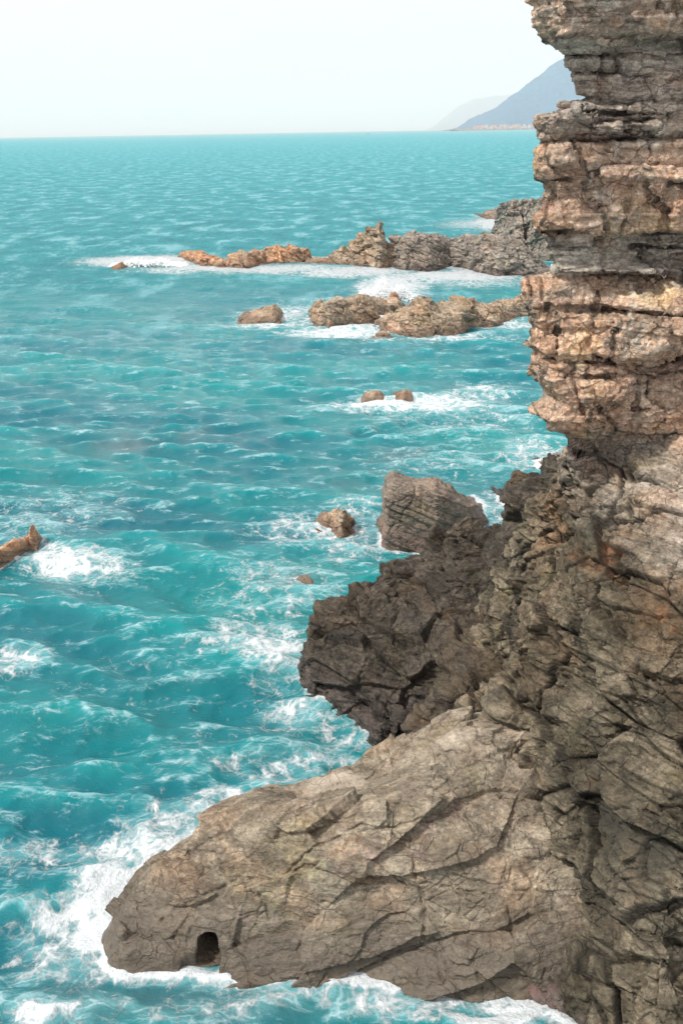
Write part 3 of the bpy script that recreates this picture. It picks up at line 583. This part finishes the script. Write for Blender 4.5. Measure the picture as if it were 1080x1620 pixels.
sea_rock('sea_rock', [(786, 790), (797, 775), (808, 762), (820, 748), (830, 746), (840, 756), (852, 770)], [(786, 796), (805, 808), (825, 822), (852, 815)], 2.0, 'dark pointed rock at the water just left of the cliff shoulder', DARK_M, 0.3, 21, 1.6, None, G, 0.6)
sea_rock('sea_rock', [(850, 745), (862, 738), (878, 722), (900, 716), (925, 714)], [(850, 750), (880, 752), (925, 752)], 2.0, 'small brown rock ledge in surf under the overhanging beds', GREY_M, 0.4, 22, 1.8, None, G)
sea_rock('sea_rock', [(58, 1618), (68, 1609), (80, 1606), (92, 1612), (100, 1622)], [(58, 1626), (80, 1632), (100, 1628)], 0.5, 'small tan rock top in foam at the bottom left corner', SEA_M, 0.3, 23, 1.8, None, G)

# ------------------------------------------------------------------ the sea
def blur_mask(box, h, sig):
    xs = np.arange(box[0], box[1], h); ys = np.arange(box[2], box[3], h)
    X, Y = np.meshgrid(xs, ys, indexing='ij'); Mk = np.zeros(X.shape)
    for Hf, b in [(H_slope, (0.2, 9.2, 9.2, 21.6)), (H_out, (-4.2, 4.4, 9.9, 17.4)), (H_dark, (-2.6, 5.6, 16.6, 27.6))] + ROCKS:
        ix = np.where((xs > b[0]) & (xs < b[1]))[0]; iy = np.where((ys > b[2]) & (ys < b[3]))[0]
        if len(ix) and len(iy):
            s = np.ix_(ix, iy); Mk[s] = np.maximum(Mk[s], Hf(X[s], Y[s]) > 0)
    f = np.fft.rfft2(np.pad(Mk, 20)); fx = np.fft.fftfreq(Mk.shape[0] + 40)[:, None]; fy = np.fft.rfftfreq(Mk.shape[1] + 40)[None]
    def g(s): return np.fft.irfft2(f * np.exp(-2 * (math.pi * s / h) ** 2 * (fx ** 2 + fy ** 2)), s=(Mk.shape[0] + 40, Mk.shape[1] + 40))[20:-20, 20:-20]
    outs = [g(s) for s in sig]
    def look(x, y, k):
        u = np.clip((x - xs[0]) / h, 0, len(xs) - 1.001); v = np.clip((y - ys[0]) / h, 0, len(ys) - 1.001)
        i = u.astype(int); j = v.astype(int); a = u - i; b = v - j; O = outs[k]
        r = O[i, j] * (1 - a) * (1 - b) + O[i + 1, j] * a * (1 - b) + O[i, j + 1] * (1 - a) * b + O[i + 1, j + 1] * a * b
        return r * ((x > xs[0]) & (x < xs[-1]) & (y > ys[0]) & (y < ys[-1]))
    return look
near_m = blur_mask((-14, 10, 8, 40), 0.08, (0.16, 0.55))
far_m = blur_mask((-60, 70, 36, 190), 0.3, (0.9, 2.4))

FOAM = [  # (px, py, rx, ry, density, tilt) patches of white water, measured on the photo, laid on the sea in metres
    (95, 888, 95, 24, .85), (150, 895, 80, 30, .6), (25, 1045, 60, 32, .62), (235, 413, 110, 9, 1.1), (330, 425, 120, 7, .9), (430, 426, 130, 8, .85), (560, 430, 110, 9, .95), (720, 436, 130, 11, 1.0), (760, 445, 110, 12, .6),
    (455, 495, 70, 18, .62), (430, 514, 70, 8, .8), (540, 526, 100, 9, .85), (620, 455, 55, 22, 1.1), (560, 480, 90, 12, .6), (690, 535, 130, 8, .7), (800, 515, 60, 10, .7), (800, 352, 60, 14, 1.1), (740, 355, 60, 8, .6),
    (600, 640, 90, 12, .9), (690, 638, 90, 16, .8), (760, 620, 70, 22, .55), (740, 660, 150, 40, .42), (840, 720, 80, 30, .55), (700, 730, 150, 40, .35),
    (520, 840, 110, 30, .62), (470, 830, 80, 25, .55), (560, 800, 60, 20, .5), (560, 870, 80, 30, .5), (790, 800, 40, 40, .5), (755, 830, 40, 25, .5),
    (430, 1035, 70, 38, .72), (400, 1010, 110, 40, .62), (430, 940, 130, 60, .42), (450, 1080, 60, 40, .5), (480, 1130, 80, 30, .55), (560, 1160, 60, 30, .55),
    (300, 1300, 110, 36, .62), (230, 1345, 130, 46, .82), (170, 1410, 60, 60, 1.05), (150, 1455, 60, 40, 1.0), (80, 1440, 100, 26, .72), (110, 1490, 130, 50, .52), (60, 1350, 90, 30, .5),
    (440, 1210, 150, 40, .46), (400, 1262, 100, 16, .72), (520, 1200, 90, 30, .5), (200, 1540, 90, 16, .6), (130, 1520, 110, 30, .5),
    (400, 1552, 90, 14, .9), (470, 1575, 120, 30, .62), (600, 1560, 90, 24, .9), (640, 1600, 150, 34, .66), (800, 1604, 110, 16, 1.0), (860, 1600, 60, 20, 1.0), (75, 1605, 60, 24, 1.0), (250, 1600, 150, 30, .4), (360, 1590, 150, 30, .45)]
SHOAL = [(215, 698, 75, 16, .8), (290, 690, 80, 12, .4), (475, 918, 45, 18, .6), (640, 720, 60, 12, .4), (560, 770, 60, 14, .4), (600, 1565, 90, 20, .5), (150, 1500, 120, 50, .35), (400, 1580, 160, 40, .45), (250, 1585, 260, 50, .45)]
def patch(x, y, L_):
    r = np.zeros(len(x))
    for px, py, rx, ry, k in L_:
        c = atz(px, py); a = atz(px + rx, py)[0] - c[0]; b0 = atz(px, py - ry)[1] - c[1]; b1 = c[1] - atz(px, py + ry)[1]
        dy = y - c[1]; b = np.where(dy > 0, b0, b1)
        cx = c[0] + dy * c[0] / c[1]
        r = np.maximum(r, k * np.exp(-(((x - cx) / a) ** 2 + (dy / b) ** 2) ** 1.3 * 0.8))
    return r

def build_sea():
    r = [4.0]
    while r[-1] < 44000: r.append(r[-1] + max(0.0028 * r[-1], r[-1] ** 2 / 12 / 995 * 1.05))
    r = np.array(r); r[-1] = 44000
    th = np.concatenate([np.linspace(-80, -27, 60)[:-1], np.linspace(-27, 27, 640), np.linspace(27, 80, 60)[1:]]) * math.pi / 180
    Rr, T = np.meshgrid(r, th, indexing='ij'); x = (Rr * np.sin(T)).ravel(); y = (Rr * np.cos(T)).ravel()
    dr = np.gradient(r)[:, None] + 0 * T; dt = np.gradient(th)[None] * Rr; sp = np.maximum(dr, dt).ravel()
    wr = np.random.default_rng(21)
    def band(n, l0, l1, peak, width, slope, spread, mean=-100):
        lam = np.exp(np.linspace(math.log(l0), math.log(l1), n)) * (1 + 0.04 * wr.normal(size=n))
        ka = np.exp(-(np.log(lam / peak) / width) ** 2) * (0.6 + 0.8 * wr.random(n)); ka *= slope / math.sqrt((ka ** 2).sum() / 2)
        return lam, math.radians(mean) + wr.normal(size=n) * spread, ka * lam / (2 * math.pi), wr.random(n) * 2 * math.pi
    bands = [band(24, 2.4, 7.0, 3.6, 0.5, 0.17, 0.45), band(80, 0.7, 2.8, 1.35, 0.5, 0.33, 0.62), band(50, 0.28, 0.8, 0.48, 0.5, 0.21, 0.85)]
    lam, ang, amp, ph = (np.concatenate([b[k] for b in bands]) for k in range(4))
    gust = 0.75 + 0.55 * fbm(np.column_stack([x * 0.045, y * 0.03, 0 * x]), 3)
    z = np.zeros(len(x)); dx = np.zeros(len(x)); dy = np.zeros(len(x)); J = np.zeros(len(x))
    for l, a, A, p in zip(lam, ang, amp, ph):
        m = np.where(sp < l / 2)[0]
        if not len(m): continue
        k = 2 * math.pi / l; ca, sa = math.cos(a), math.sin(a)
        wgt = np.clip((l / sp[m] - 2) / 2, 0, 1) * A * gust[m]
        f = k * (ca * x[m] + sa * y[m]) + p
        c = np.cos(f); s = np.sin(f)
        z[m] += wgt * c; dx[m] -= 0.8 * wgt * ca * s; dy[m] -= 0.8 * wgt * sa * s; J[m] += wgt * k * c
    P2 = np.column_stack([x, y, 0 * x])
    coast = np.clip(1.7 * near_m(x, y, 0), 0, 1) + 0.62 * near_m(x, y, 1) + np.clip(1.3 * far_m(x, y, 0), 0, 1) + 0.45 * far_m(x, y, 1)
    brk = fbm(P2 * 0.55 + 3, 4); brk2 = fbm(P2 * 0.12 + 9, 3)
    foam = np.maximum(patch(x + 0.35 * fbm(P2 * 0.9, 3) * np.sqrt(y.clip(1) / 14), y + 0.5 * fbm(P2 * 0.9 + 50, 3) * np.sqrt(y.clip(1) / 14), FOAM), 0.9 * coast * (0.75 + 0.7 * brk))
    nearw = sstep(34, 14, y) * sstep(-9, -1, x + 0.18 * y) + 0.5 * sstep(75, 40, y) * sstep(0, 12, x)
    foam = np.maximum(foam, 0.26 * nearw * (0.8 + 0.9 * brk))
    foam = np.maximum(foam, 0.04 + 0.34 * sstep(0.05, 0.6, brk2 + 0.4 * brk) * sstep(60, 25, y))
    foam = foam * (1 - np.exp(-(((x - HOLE[0] - 0.03) / 0.3) ** 2 + ((y - HOLE[1] - 0.45) / 0.4) ** 2) ** 2))
    foam = foam + 0.16 * sstep(0.4, 0.9, J) * sstep(120, 40, y)
    # surf piles up where it meets the rocks
    z = z * (1 - 0.45 * np.clip(near_m(x, y, 1) * 2, 0, 1)) + 0.10 * np.clip(foam - 0.5, 0, 0.6) * (1 + 0.8 * fbm(P2 * 2.2, 3)) + 0.05 * np.clip(foam - 0.7, 0, 0.5) * fbm(P2 * 7, 3) * sstep(60, 20, y)
    shoal = patch(x, y, SHOAL) * (0.8 + 0.6 * brk)
    v = np.column_stack([x + dx, y + dy, z])
    a = np.arange(len(r) * len(th)).reshape(len(r), len(th))
    q = np.stack([a[:-1, :-1], a[:-1, 1:], a[1:, 1:], a[1:, :-1]], -1).reshape(-1, 4)[:, ::-1]
    M = NT('sea water'); P = M.pos()
    fo = M.attr('foam')
    big = M.noise(M.mapping(P, (1, 1.6, 1)), 0.045, 4, 0.6); midn = M.noise(P, 0.35, 4)
    c = M.mix(M.ramp(big, 0.38, 0.62), (0.000, 0.105, 0.142), (0.000, 0.178, 0.184))
    sx = M.n('SeparateXYZ'); M.set(sx.inputs[0], P)
    c = M.mix(M.ramp(sx.outputs[2], -0.08, 0.26, 0.0, 0.75), c, (0.000, 0.245, 0.255))  # crests brightened to paint in light passing through thin water
    c = M.mix(M.math('MULTIPLY', M.attr('shoal'), M.ramp(midn, 0.3, 0.6)), c, (0.12, 0.115, 0.12))
    grp = M.noise(M.mapping(M.warp(P, 0.05, 5, 3), (1, 0.5, 1), (0, 0, 0.12)), 0.26, 10, 0.76)
    off = M.attr('offshore')
    c = M.mix(M.math('MULTIPLY', off, 0.8), c, (0.006, 0.330, 0.385))
    c = M.mix(M.math('MULTIPLY', off, M.ramp(grp, 0.50, 0.62, 0.0, 0.75)), c, (0.28, 0.62, 0.68))  # pale and dark streaks paint in light off unmodelled far wave slopes
    c = M.mix(M.math('MULTIPLY', off, M.ramp(grp, 0.49, 0.38, 0.0, 0.9)), c, (0.000, 0.205, 0.245))
    # milky aerated water round the foam
    pw = M.warp(M.warp(P, 0.7, 0.6, 3), 3.0, 0.10, 3)
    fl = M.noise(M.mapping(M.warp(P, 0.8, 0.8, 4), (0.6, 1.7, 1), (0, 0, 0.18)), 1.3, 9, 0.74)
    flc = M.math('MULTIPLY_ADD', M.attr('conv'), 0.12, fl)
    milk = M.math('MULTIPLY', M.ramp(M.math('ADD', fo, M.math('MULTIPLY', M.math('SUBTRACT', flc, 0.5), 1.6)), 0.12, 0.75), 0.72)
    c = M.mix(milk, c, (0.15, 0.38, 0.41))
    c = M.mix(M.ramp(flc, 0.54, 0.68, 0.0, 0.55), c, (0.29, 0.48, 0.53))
    pr = M.warp(P, 0.8, 0.5, 3)
    pl = M.mapping(pw, (1, 0.8, 1), (0, 0, 0.3))
    ea = M.edge(pl, 2.0); eb = M.edge(pl, 6.5); nz = M.noise(pw, 2.4, 9, 0.74); n2 = M.noise(P, 15, 6, 0.75)
    pat = M.math('ADD', M.math('MULTIPLY', M.ramp(ea, 0, 0.30), 0.24), M.math('MULTIPLY', M.ramp(eb, 0, 0.30), 0.16))
    pat = M.math('ADD', pat, M.math('MULTIPLY', M.ramp(nz, 0.34, 0.66, smooth=False), 0.62)); pat = M.math('ADD', pat, M.math('MULTIPLY', M.math('SUBTRACT', n2, 0.25), 0.30))
    net = M.math('MULTIPLY', M.ramp(M.edge(M.mapping(M.warp(M.warp(P, 0.9, 0.7, 3), 5.0, 0.14, 4), (0.6, 1.4, 1), (0, 0, 0.2)), 3.2), 0.0, 0.09, 0.42, 0.0), M.ramp(M.math('MULTIPLY_ADD', fo, 0.30, flc), 0.52, 0.70))
    net = M.math('MULTIPLY', net, M.math('SUBTRACT', 1.0, off, clamp=True))
    c = M.mix(net, c, (0.50, 0.62, 0.65))
    fm = M.ramp(M.math('SUBTRACT', M.math('MULTIPLY', fo, 1.05), pat), -0.16, 0.34)
    c = M.mix(fm, c, M.mix(M.ramp(n2, 0.3, 0.7), (0.50, 0.57, 0.61), (0.74, 0.76, 0.77)))
    M.set(M.b.inputs['Base Color'], c)
    M.set(M.b.inputs['Roughness'], M.math('MAXIMUM', M.math('MULTIPLY_ADD', M.attr('chop'), 0.42, 0.07), M.math('MULTIPLY', fm, 0.75))); M.b.inputs['IOR'].default_value = 1.33; M.b.inputs['Specular IOR Level'].default_value = 0.4
    ch = M.attr('chop')
    rip = M.math('MULTIPLY', M.noise(M.mapping(pr, (1, 1.6, 1), (0, 0, 0.15)), 7.0, 5, 0.7), 0.035)
    rip = M.math('ADD', rip, M.math('MULTIPLY', ch, M.math('MULTIPLY', M.noise(M.mapping(pr, (0.8, 1.5, 1), (0, 0, 0.12)), 0.75, 6, 0.7), 0.45)))
    rip = M.math('ADD', rip, M.math('MULTIPLY', off, M.math('MULTIPLY', grp, 1.6)))
    hb = M.math('MULTIPLY_ADD', M.math('MULTIPLY', fm, M.noise(pw, 14, 4, 0.7)), 0.05, rip)
    M.set(M.b.inputs['Normal'], M.bump(hb, 1.0, 1.0))
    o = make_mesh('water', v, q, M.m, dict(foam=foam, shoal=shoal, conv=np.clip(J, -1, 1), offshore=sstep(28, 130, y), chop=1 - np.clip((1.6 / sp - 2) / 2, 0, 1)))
    return tag(o, 'choppy turquoise sea with white foam around the rocks', 'sea', None, 'structure')
build_sea()

# ------------------------------------------------------------------ far shore
def hill(name, label, line, Y, depth, seed, col):
    pts = np.array([at(px, py, Y)[[0, 2]] for px, py in line])
    xs = np.linspace(pts[0, 0], pts[-1, 0], 260); ys = np.linspace(-1, 1, 70)
    X, T = np.meshgrid(xs, ys, indexing='ij')
    cz = np.interp(X, pts[:, 0], pts[:, 1])
    P = np.column_stack([X.ravel() / 420, T.ravel() * depth / 420, np.full(X.size, seed)])
    z = cz * (1 - np.abs(T) ** 1.35) + (fbm(P, 4, ridged=True) * 45 + fbm(P * 7, 3) * 14).reshape(X.shape) * np.clip(cz / 60, 0, 1) * (1 - T ** 2) - 3 * (np.abs(T) > 0.98)
    v = np.column_stack([X.ravel(), (Y + T * depth).ravel(), z.ravel()])
    a = np.arange(X.size).reshape(X.shape)
    q = np.stack([a[:-1, :-1], a[1:, :-1], a[1:, 1:], a[:-1, 1:]], -1).reshape(-1, 4)
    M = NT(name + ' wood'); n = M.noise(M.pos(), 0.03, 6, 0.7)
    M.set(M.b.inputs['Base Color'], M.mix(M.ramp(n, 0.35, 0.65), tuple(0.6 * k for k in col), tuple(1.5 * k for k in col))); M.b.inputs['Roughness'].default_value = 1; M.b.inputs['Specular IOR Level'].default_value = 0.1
    return tag(make_mesh(name, v, q, M.m), label, 'hill', None, 'structure')
hill('hill', 'steep wooded headland fading to blue beyond the cliff', [(700, 208), (730, 203), (745, 196), (780, 177), (820, 149), (860, 117), (890, 95), (930, 78), (1000, 74), (1080, 88), (1200, 120), (1400, 150)], 9000, 1500, 1.7, (0.002, 0.095, 0.19))  # base pushed to blue, so part of the haze is painted in
hill('hill', 'faint far hill almost lost in the haze behind the headland', [(680, 207), (695, 197), (705, 186), (725, 170), (745, 160), (770, 155), (800, 152), (850, 150), (950, 160)], 26000, 3000, 8.1, (0.07, 0.11, 0.14))  # base paled and blued, painting in some distance haze
def shore():
    n = 240; px = np.linspace(722, 880, n)
    P = np.array([at(p, 206, 7250) for p in px]); v = []; q = []
    for i in range(n):
        for j, (dy, z) in enumerate(((-10, -1.5), (0, 6), (30, 9), (200, 16), (500, -2))):
            v.append((P[i, 0] + rng.normal() * 4, 7250 + dy + rng.normal() * 2, z * (0.6 + 0.8 * rng.random())))
    a = np.arange(n * 5).reshape(n, 5); q = np.stack([a[:-1, :-1], a[1:, :-1], a[1:, 1:], a[:-1, 1:]], -1).reshape(-1, 4)
    M = NT('shore rock'); M.set(M.b.inputs['Base Color'], M.mix(M.ramp(M.noise(M.pos(), 0.12, 4), .4, .6), (0.09, 0.10, 0.10), (0.20, 0.20, 0.20))); M.b.inputs['Roughness'].default_value = 0.9
    tag(make_mesh('shore', np.array(v), q, M.m, smooth=False), 'pale rocky shore at the foot of the headland', 'shore', None, 'structure')
shore()

def plain(name, col, rough=0.8):
    M = NT(name); M.set(M.b.inputs['Base Color'], M.mix(M.noise(M.pos(), 0.6, 3), tuple(0.85 * c for c in col), tuple(1.1 * c for c in col))); M.b.inputs['Roughness'].default_value = rough; return M.m
WALLS = [plain('white plaster', (0.75, 0.71, 0.68)), plain('pink plaster', (0.72, 0.45, 0.40)), plain('cream plaster', (0.72, 0.62, 0.50))]
ROOF = plain('roof tile', (0.42, 0.20, 0.15)); GLASS = plain('window glass', (0.05, 0.06, 0.08), 0.2)
def house_mesh(w, d, h, wm):
    V = []; F = []; mi = []
    def box(x0, x1, y0, y1, z0, z1, m):
        b = len(V); V.extend([(x0, y0, z0), (x1, y0, z0), (x1, y1, z0), (x0, y1, z0), (x0, y0, z1), (x1, y0, z1), (x1, y1, z1), (x0, y1, z1)])
        for f in ((0, 3, 2, 1), (4, 5, 6, 7), (0, 1, 5, 4), (1, 2, 6, 5), (2, 3, 7, 6), (3, 0, 4, 7)): F.append(tuple(b + k for k in f)); mi.append(m)
    box(-w / 2, w / 2, -d / 2, d / 2, 0, h, 0)
    b = len(V); e = 0.5
    V.extend([(-w / 2 - e, -d / 2 - e, h), (w / 2 + e, -d / 2 - e, h), (w / 2 + e, d / 2 + e, h), (-w / 2 - e, d / 2 + e, h), (-w / 2 - e, 0, h + d * .22), (w / 2 + e, 0, h + d * .22)])
    for f in ((0, 1, 5, 4), (2, 3, 4, 5), (0, 4, 3), (1, 2, 5), (3, 2, 1, 0)): F.append(tuple(b + k for k in f)); mi.append(1)
    for k in range(int(w // 3)):
        for l in range(int(h // 3)):
            x = -w / 2 + 1.5 + 3 * k; box(x - .5, x + .5, -d / 2 - .06, -d / 2 + .1, 3 * l + 1, 3 * l + 2.4, 2)
    me = bpy.data.meshes.new('house'); me.from_pydata(V, [], F); me.materials.append(wm); me.materials.append(ROOF); me.materials.append(GLASS)
    me.polygons.foreach_set('material_index', mi); me.update(); return me
HM = [house_mesh(w_, d_, h_, WALLS[k]) for w_, d_, h_, k in ((18, 12, 12.5, 0), (26, 13, 13, 1), (16, 13, 19, 0), (32, 13, 12.5, 2), (20, 13, 19, 1))]
hr = random.Random(5)
cols = [(0, 'white walled'), (1, 'pink walled'), (0, 'tall white'), (2, 'long cream'), (1, 'tall pink')]
for i in range(34):
    row = i % 2; px = 750 + (i // 2) * 6.3 + hr.uniform(-3, 3) + 2.5 * row
    Y = 7310 + row * 90 + hr.uniform(-30, 30); p = at(px, 204, Y); k = hr.randrange(5)
    ho = bpy.data.objects.new('house', HM[k]); SC.collection.objects.link(ho)
    ho.location = (p[0], Y, 9.0 + row * 9 * hr.uniform(.4, 1.3)); ho.scale = (hr.uniform(.8, 1.2),) * 3; ho.rotation_euler.z = hr.uniform(-.35, .35)
    tag(ho, f'tiny {cols[k][1]} house in the row along the foot of the hazy headland', 'house', f'{cols[k][1]} houses at the foot of the headland')

# ------------------------------------------------------------------ a boat on the horizon
def boat():
    p = at(581, 205, 4000); e = bpy.data.objects.new('boat', None); SC.collection.objects.link(e); e.location = (p[0], 4000, 0); e.scale = (.8,) * 3
    n = 13; ts = np.linspace(-1, 1, n); V = []; Q = []
    for t in ts:
        bw = 2.2 * (1 - abs(t) ** 3 * (1 if t > 0 else .35)) + .05; sh = 2.0 + 0.9 * t * t
        V += [(t * 8, -bw, sh), (t * 8, -bw * .8, .4), (t * 8, 0, -.6), (t * 8, bw * .8, .4), (t * 8, bw, sh)]
    a = np.arange(n * 5).reshape(n, 5)
    Q = np.concatenate([np.stack([a[:-1, :-1], a[1:, :-1], a[1:, 1:], a[:-1, 1:]], -1).reshape(-1, 4), np.stack([a[:-1, 4], a[1:, 4], a[1:, 0], a[:-1, 0]], -1)])
    hu = make_mesh('hull', np.array(V), Q, plain('hull paint', (0.16, 0.17, 0.2))); hu.parent = e
    def bx(nm, x0, x1, y, z0, z1, m):
        v = np.array([(x, yy, z) for z in (z0, z1) for x, yy in ((x0, -y), (x1, -y), (x1, y), (x0, y))])
        o = make_mesh(nm, v, np.array([(0, 3, 2, 1), (4, 5, 6, 7), (0, 1, 5, 4), (1, 2, 6, 5), (2, 3, 7, 6), (3, 0, 4, 7)]), m, smooth=False); o.parent = e
    bx('cabin', -4, -.5, 1.5, 2.2, 5.2, WALLS[0]); bx('mast', 1.4, 1.7, .15, 2.1, 8.5, plain('mast paint', (0.3, 0.3, 0.3)))
    tag(e, 'tiny dark boat far off on the horizon', 'boat')
boat()

# ------------------------------------------------------------------ spray of the breaking wave
def spray(px, py, name, wid, hgt, seed, label, dpt=2.0, n=4500):
    c = atz(px, py); g = np.random.default_rng(seed); V = []; T = []
    ico = np.array([(0, 0, 1), (0, 0, -1), (1, 0, 0), (-1, 0, 0), (0, 1, 0), (0, -1, 0)], float)
    tri = np.array([(0, 2, 4), (0, 4, 3), (0, 3, 5), (0, 5, 2), (1, 4, 2), (1, 3, 4), (1, 5, 3), (1, 2, 5)])
    for i in range(n):
        u = g.uniform(-1, 1); top = max(0.0, 1 - abs(u + 0.1) ** 1.6) * hgt * (0.75 + 0.35 * math.sin(u * 9 + seed))
        z = top * g.random() ** 0.8 * (1.12 if g.random() < .08 else 1)
        s = wid * 0.026 * (0.35 + g.random()) * (1.25 - 0.75 * z / hgt) * (0.4 if g.random() < .35 else 1)
        p = np.array([c[0] + u * wid + g.normal() * wid * .04, c[1] + g.normal() * dpt * .3, z])
        V.append(p + ico * s * (0.7 + 0.6 * g.random((6, 1)))); T.append(tri + 6 * i)
    M = NT('spray'); M.b.inputs['Base Color'].default_value = (0.88, 0.9, 0.91, 1); M.b.inputs['Roughness'].default_value = 0.8
    o = make_mesh(name, np.concatenate(V), np.concatenate(T), M.m)
    tag(o, label, 'sea spray', None, 'stuff')
spray(612, 474, 'sea_spray', 2.2, 1.75, 3, 'white burst of spray behind the slanted slab of the middle reef')
spray(236, 420, 'sea_spray', 3.6, 0.75, 5, 'low white spray along the tip of the outer reef', 2.0, 2500)

# ------------------------------------------------------------------ haze
def haze():
    X, Y0, Y1, z0, z1 = 46000, -200, 46000, -4, 1080
    v = np.array([(x, y, z) for z in (z0, z1) for x, y in ((-X, Y0), (X, Y0), (X, Y1), (-X, Y1))])
    M = NT('haze'); M.t.nodes.remove(M.b)
    pv = M.n('VolumePrincipled'); pv.inputs['Color'].default_value = (0.995, 0.965, 0.965, 1); pv.inputs['Density'].default_value = 0.000085; pv.inputs['Anisotropy'].default_value = 0.0
    M.t.links.new(pv.outputs[0], M.out.inputs['Volume'])
    tag(make_mesh('haze', v, np.array([(0, 3, 2, 1), (4, 5, 6, 7), (0, 1, 5, 4), (1, 2, 6, 5), (2, 3, 7, 6), (3, 0, 4, 7)]), M.m, smooth=False), 'pale sea haze', 'haze', None, 'stuff')
haze()
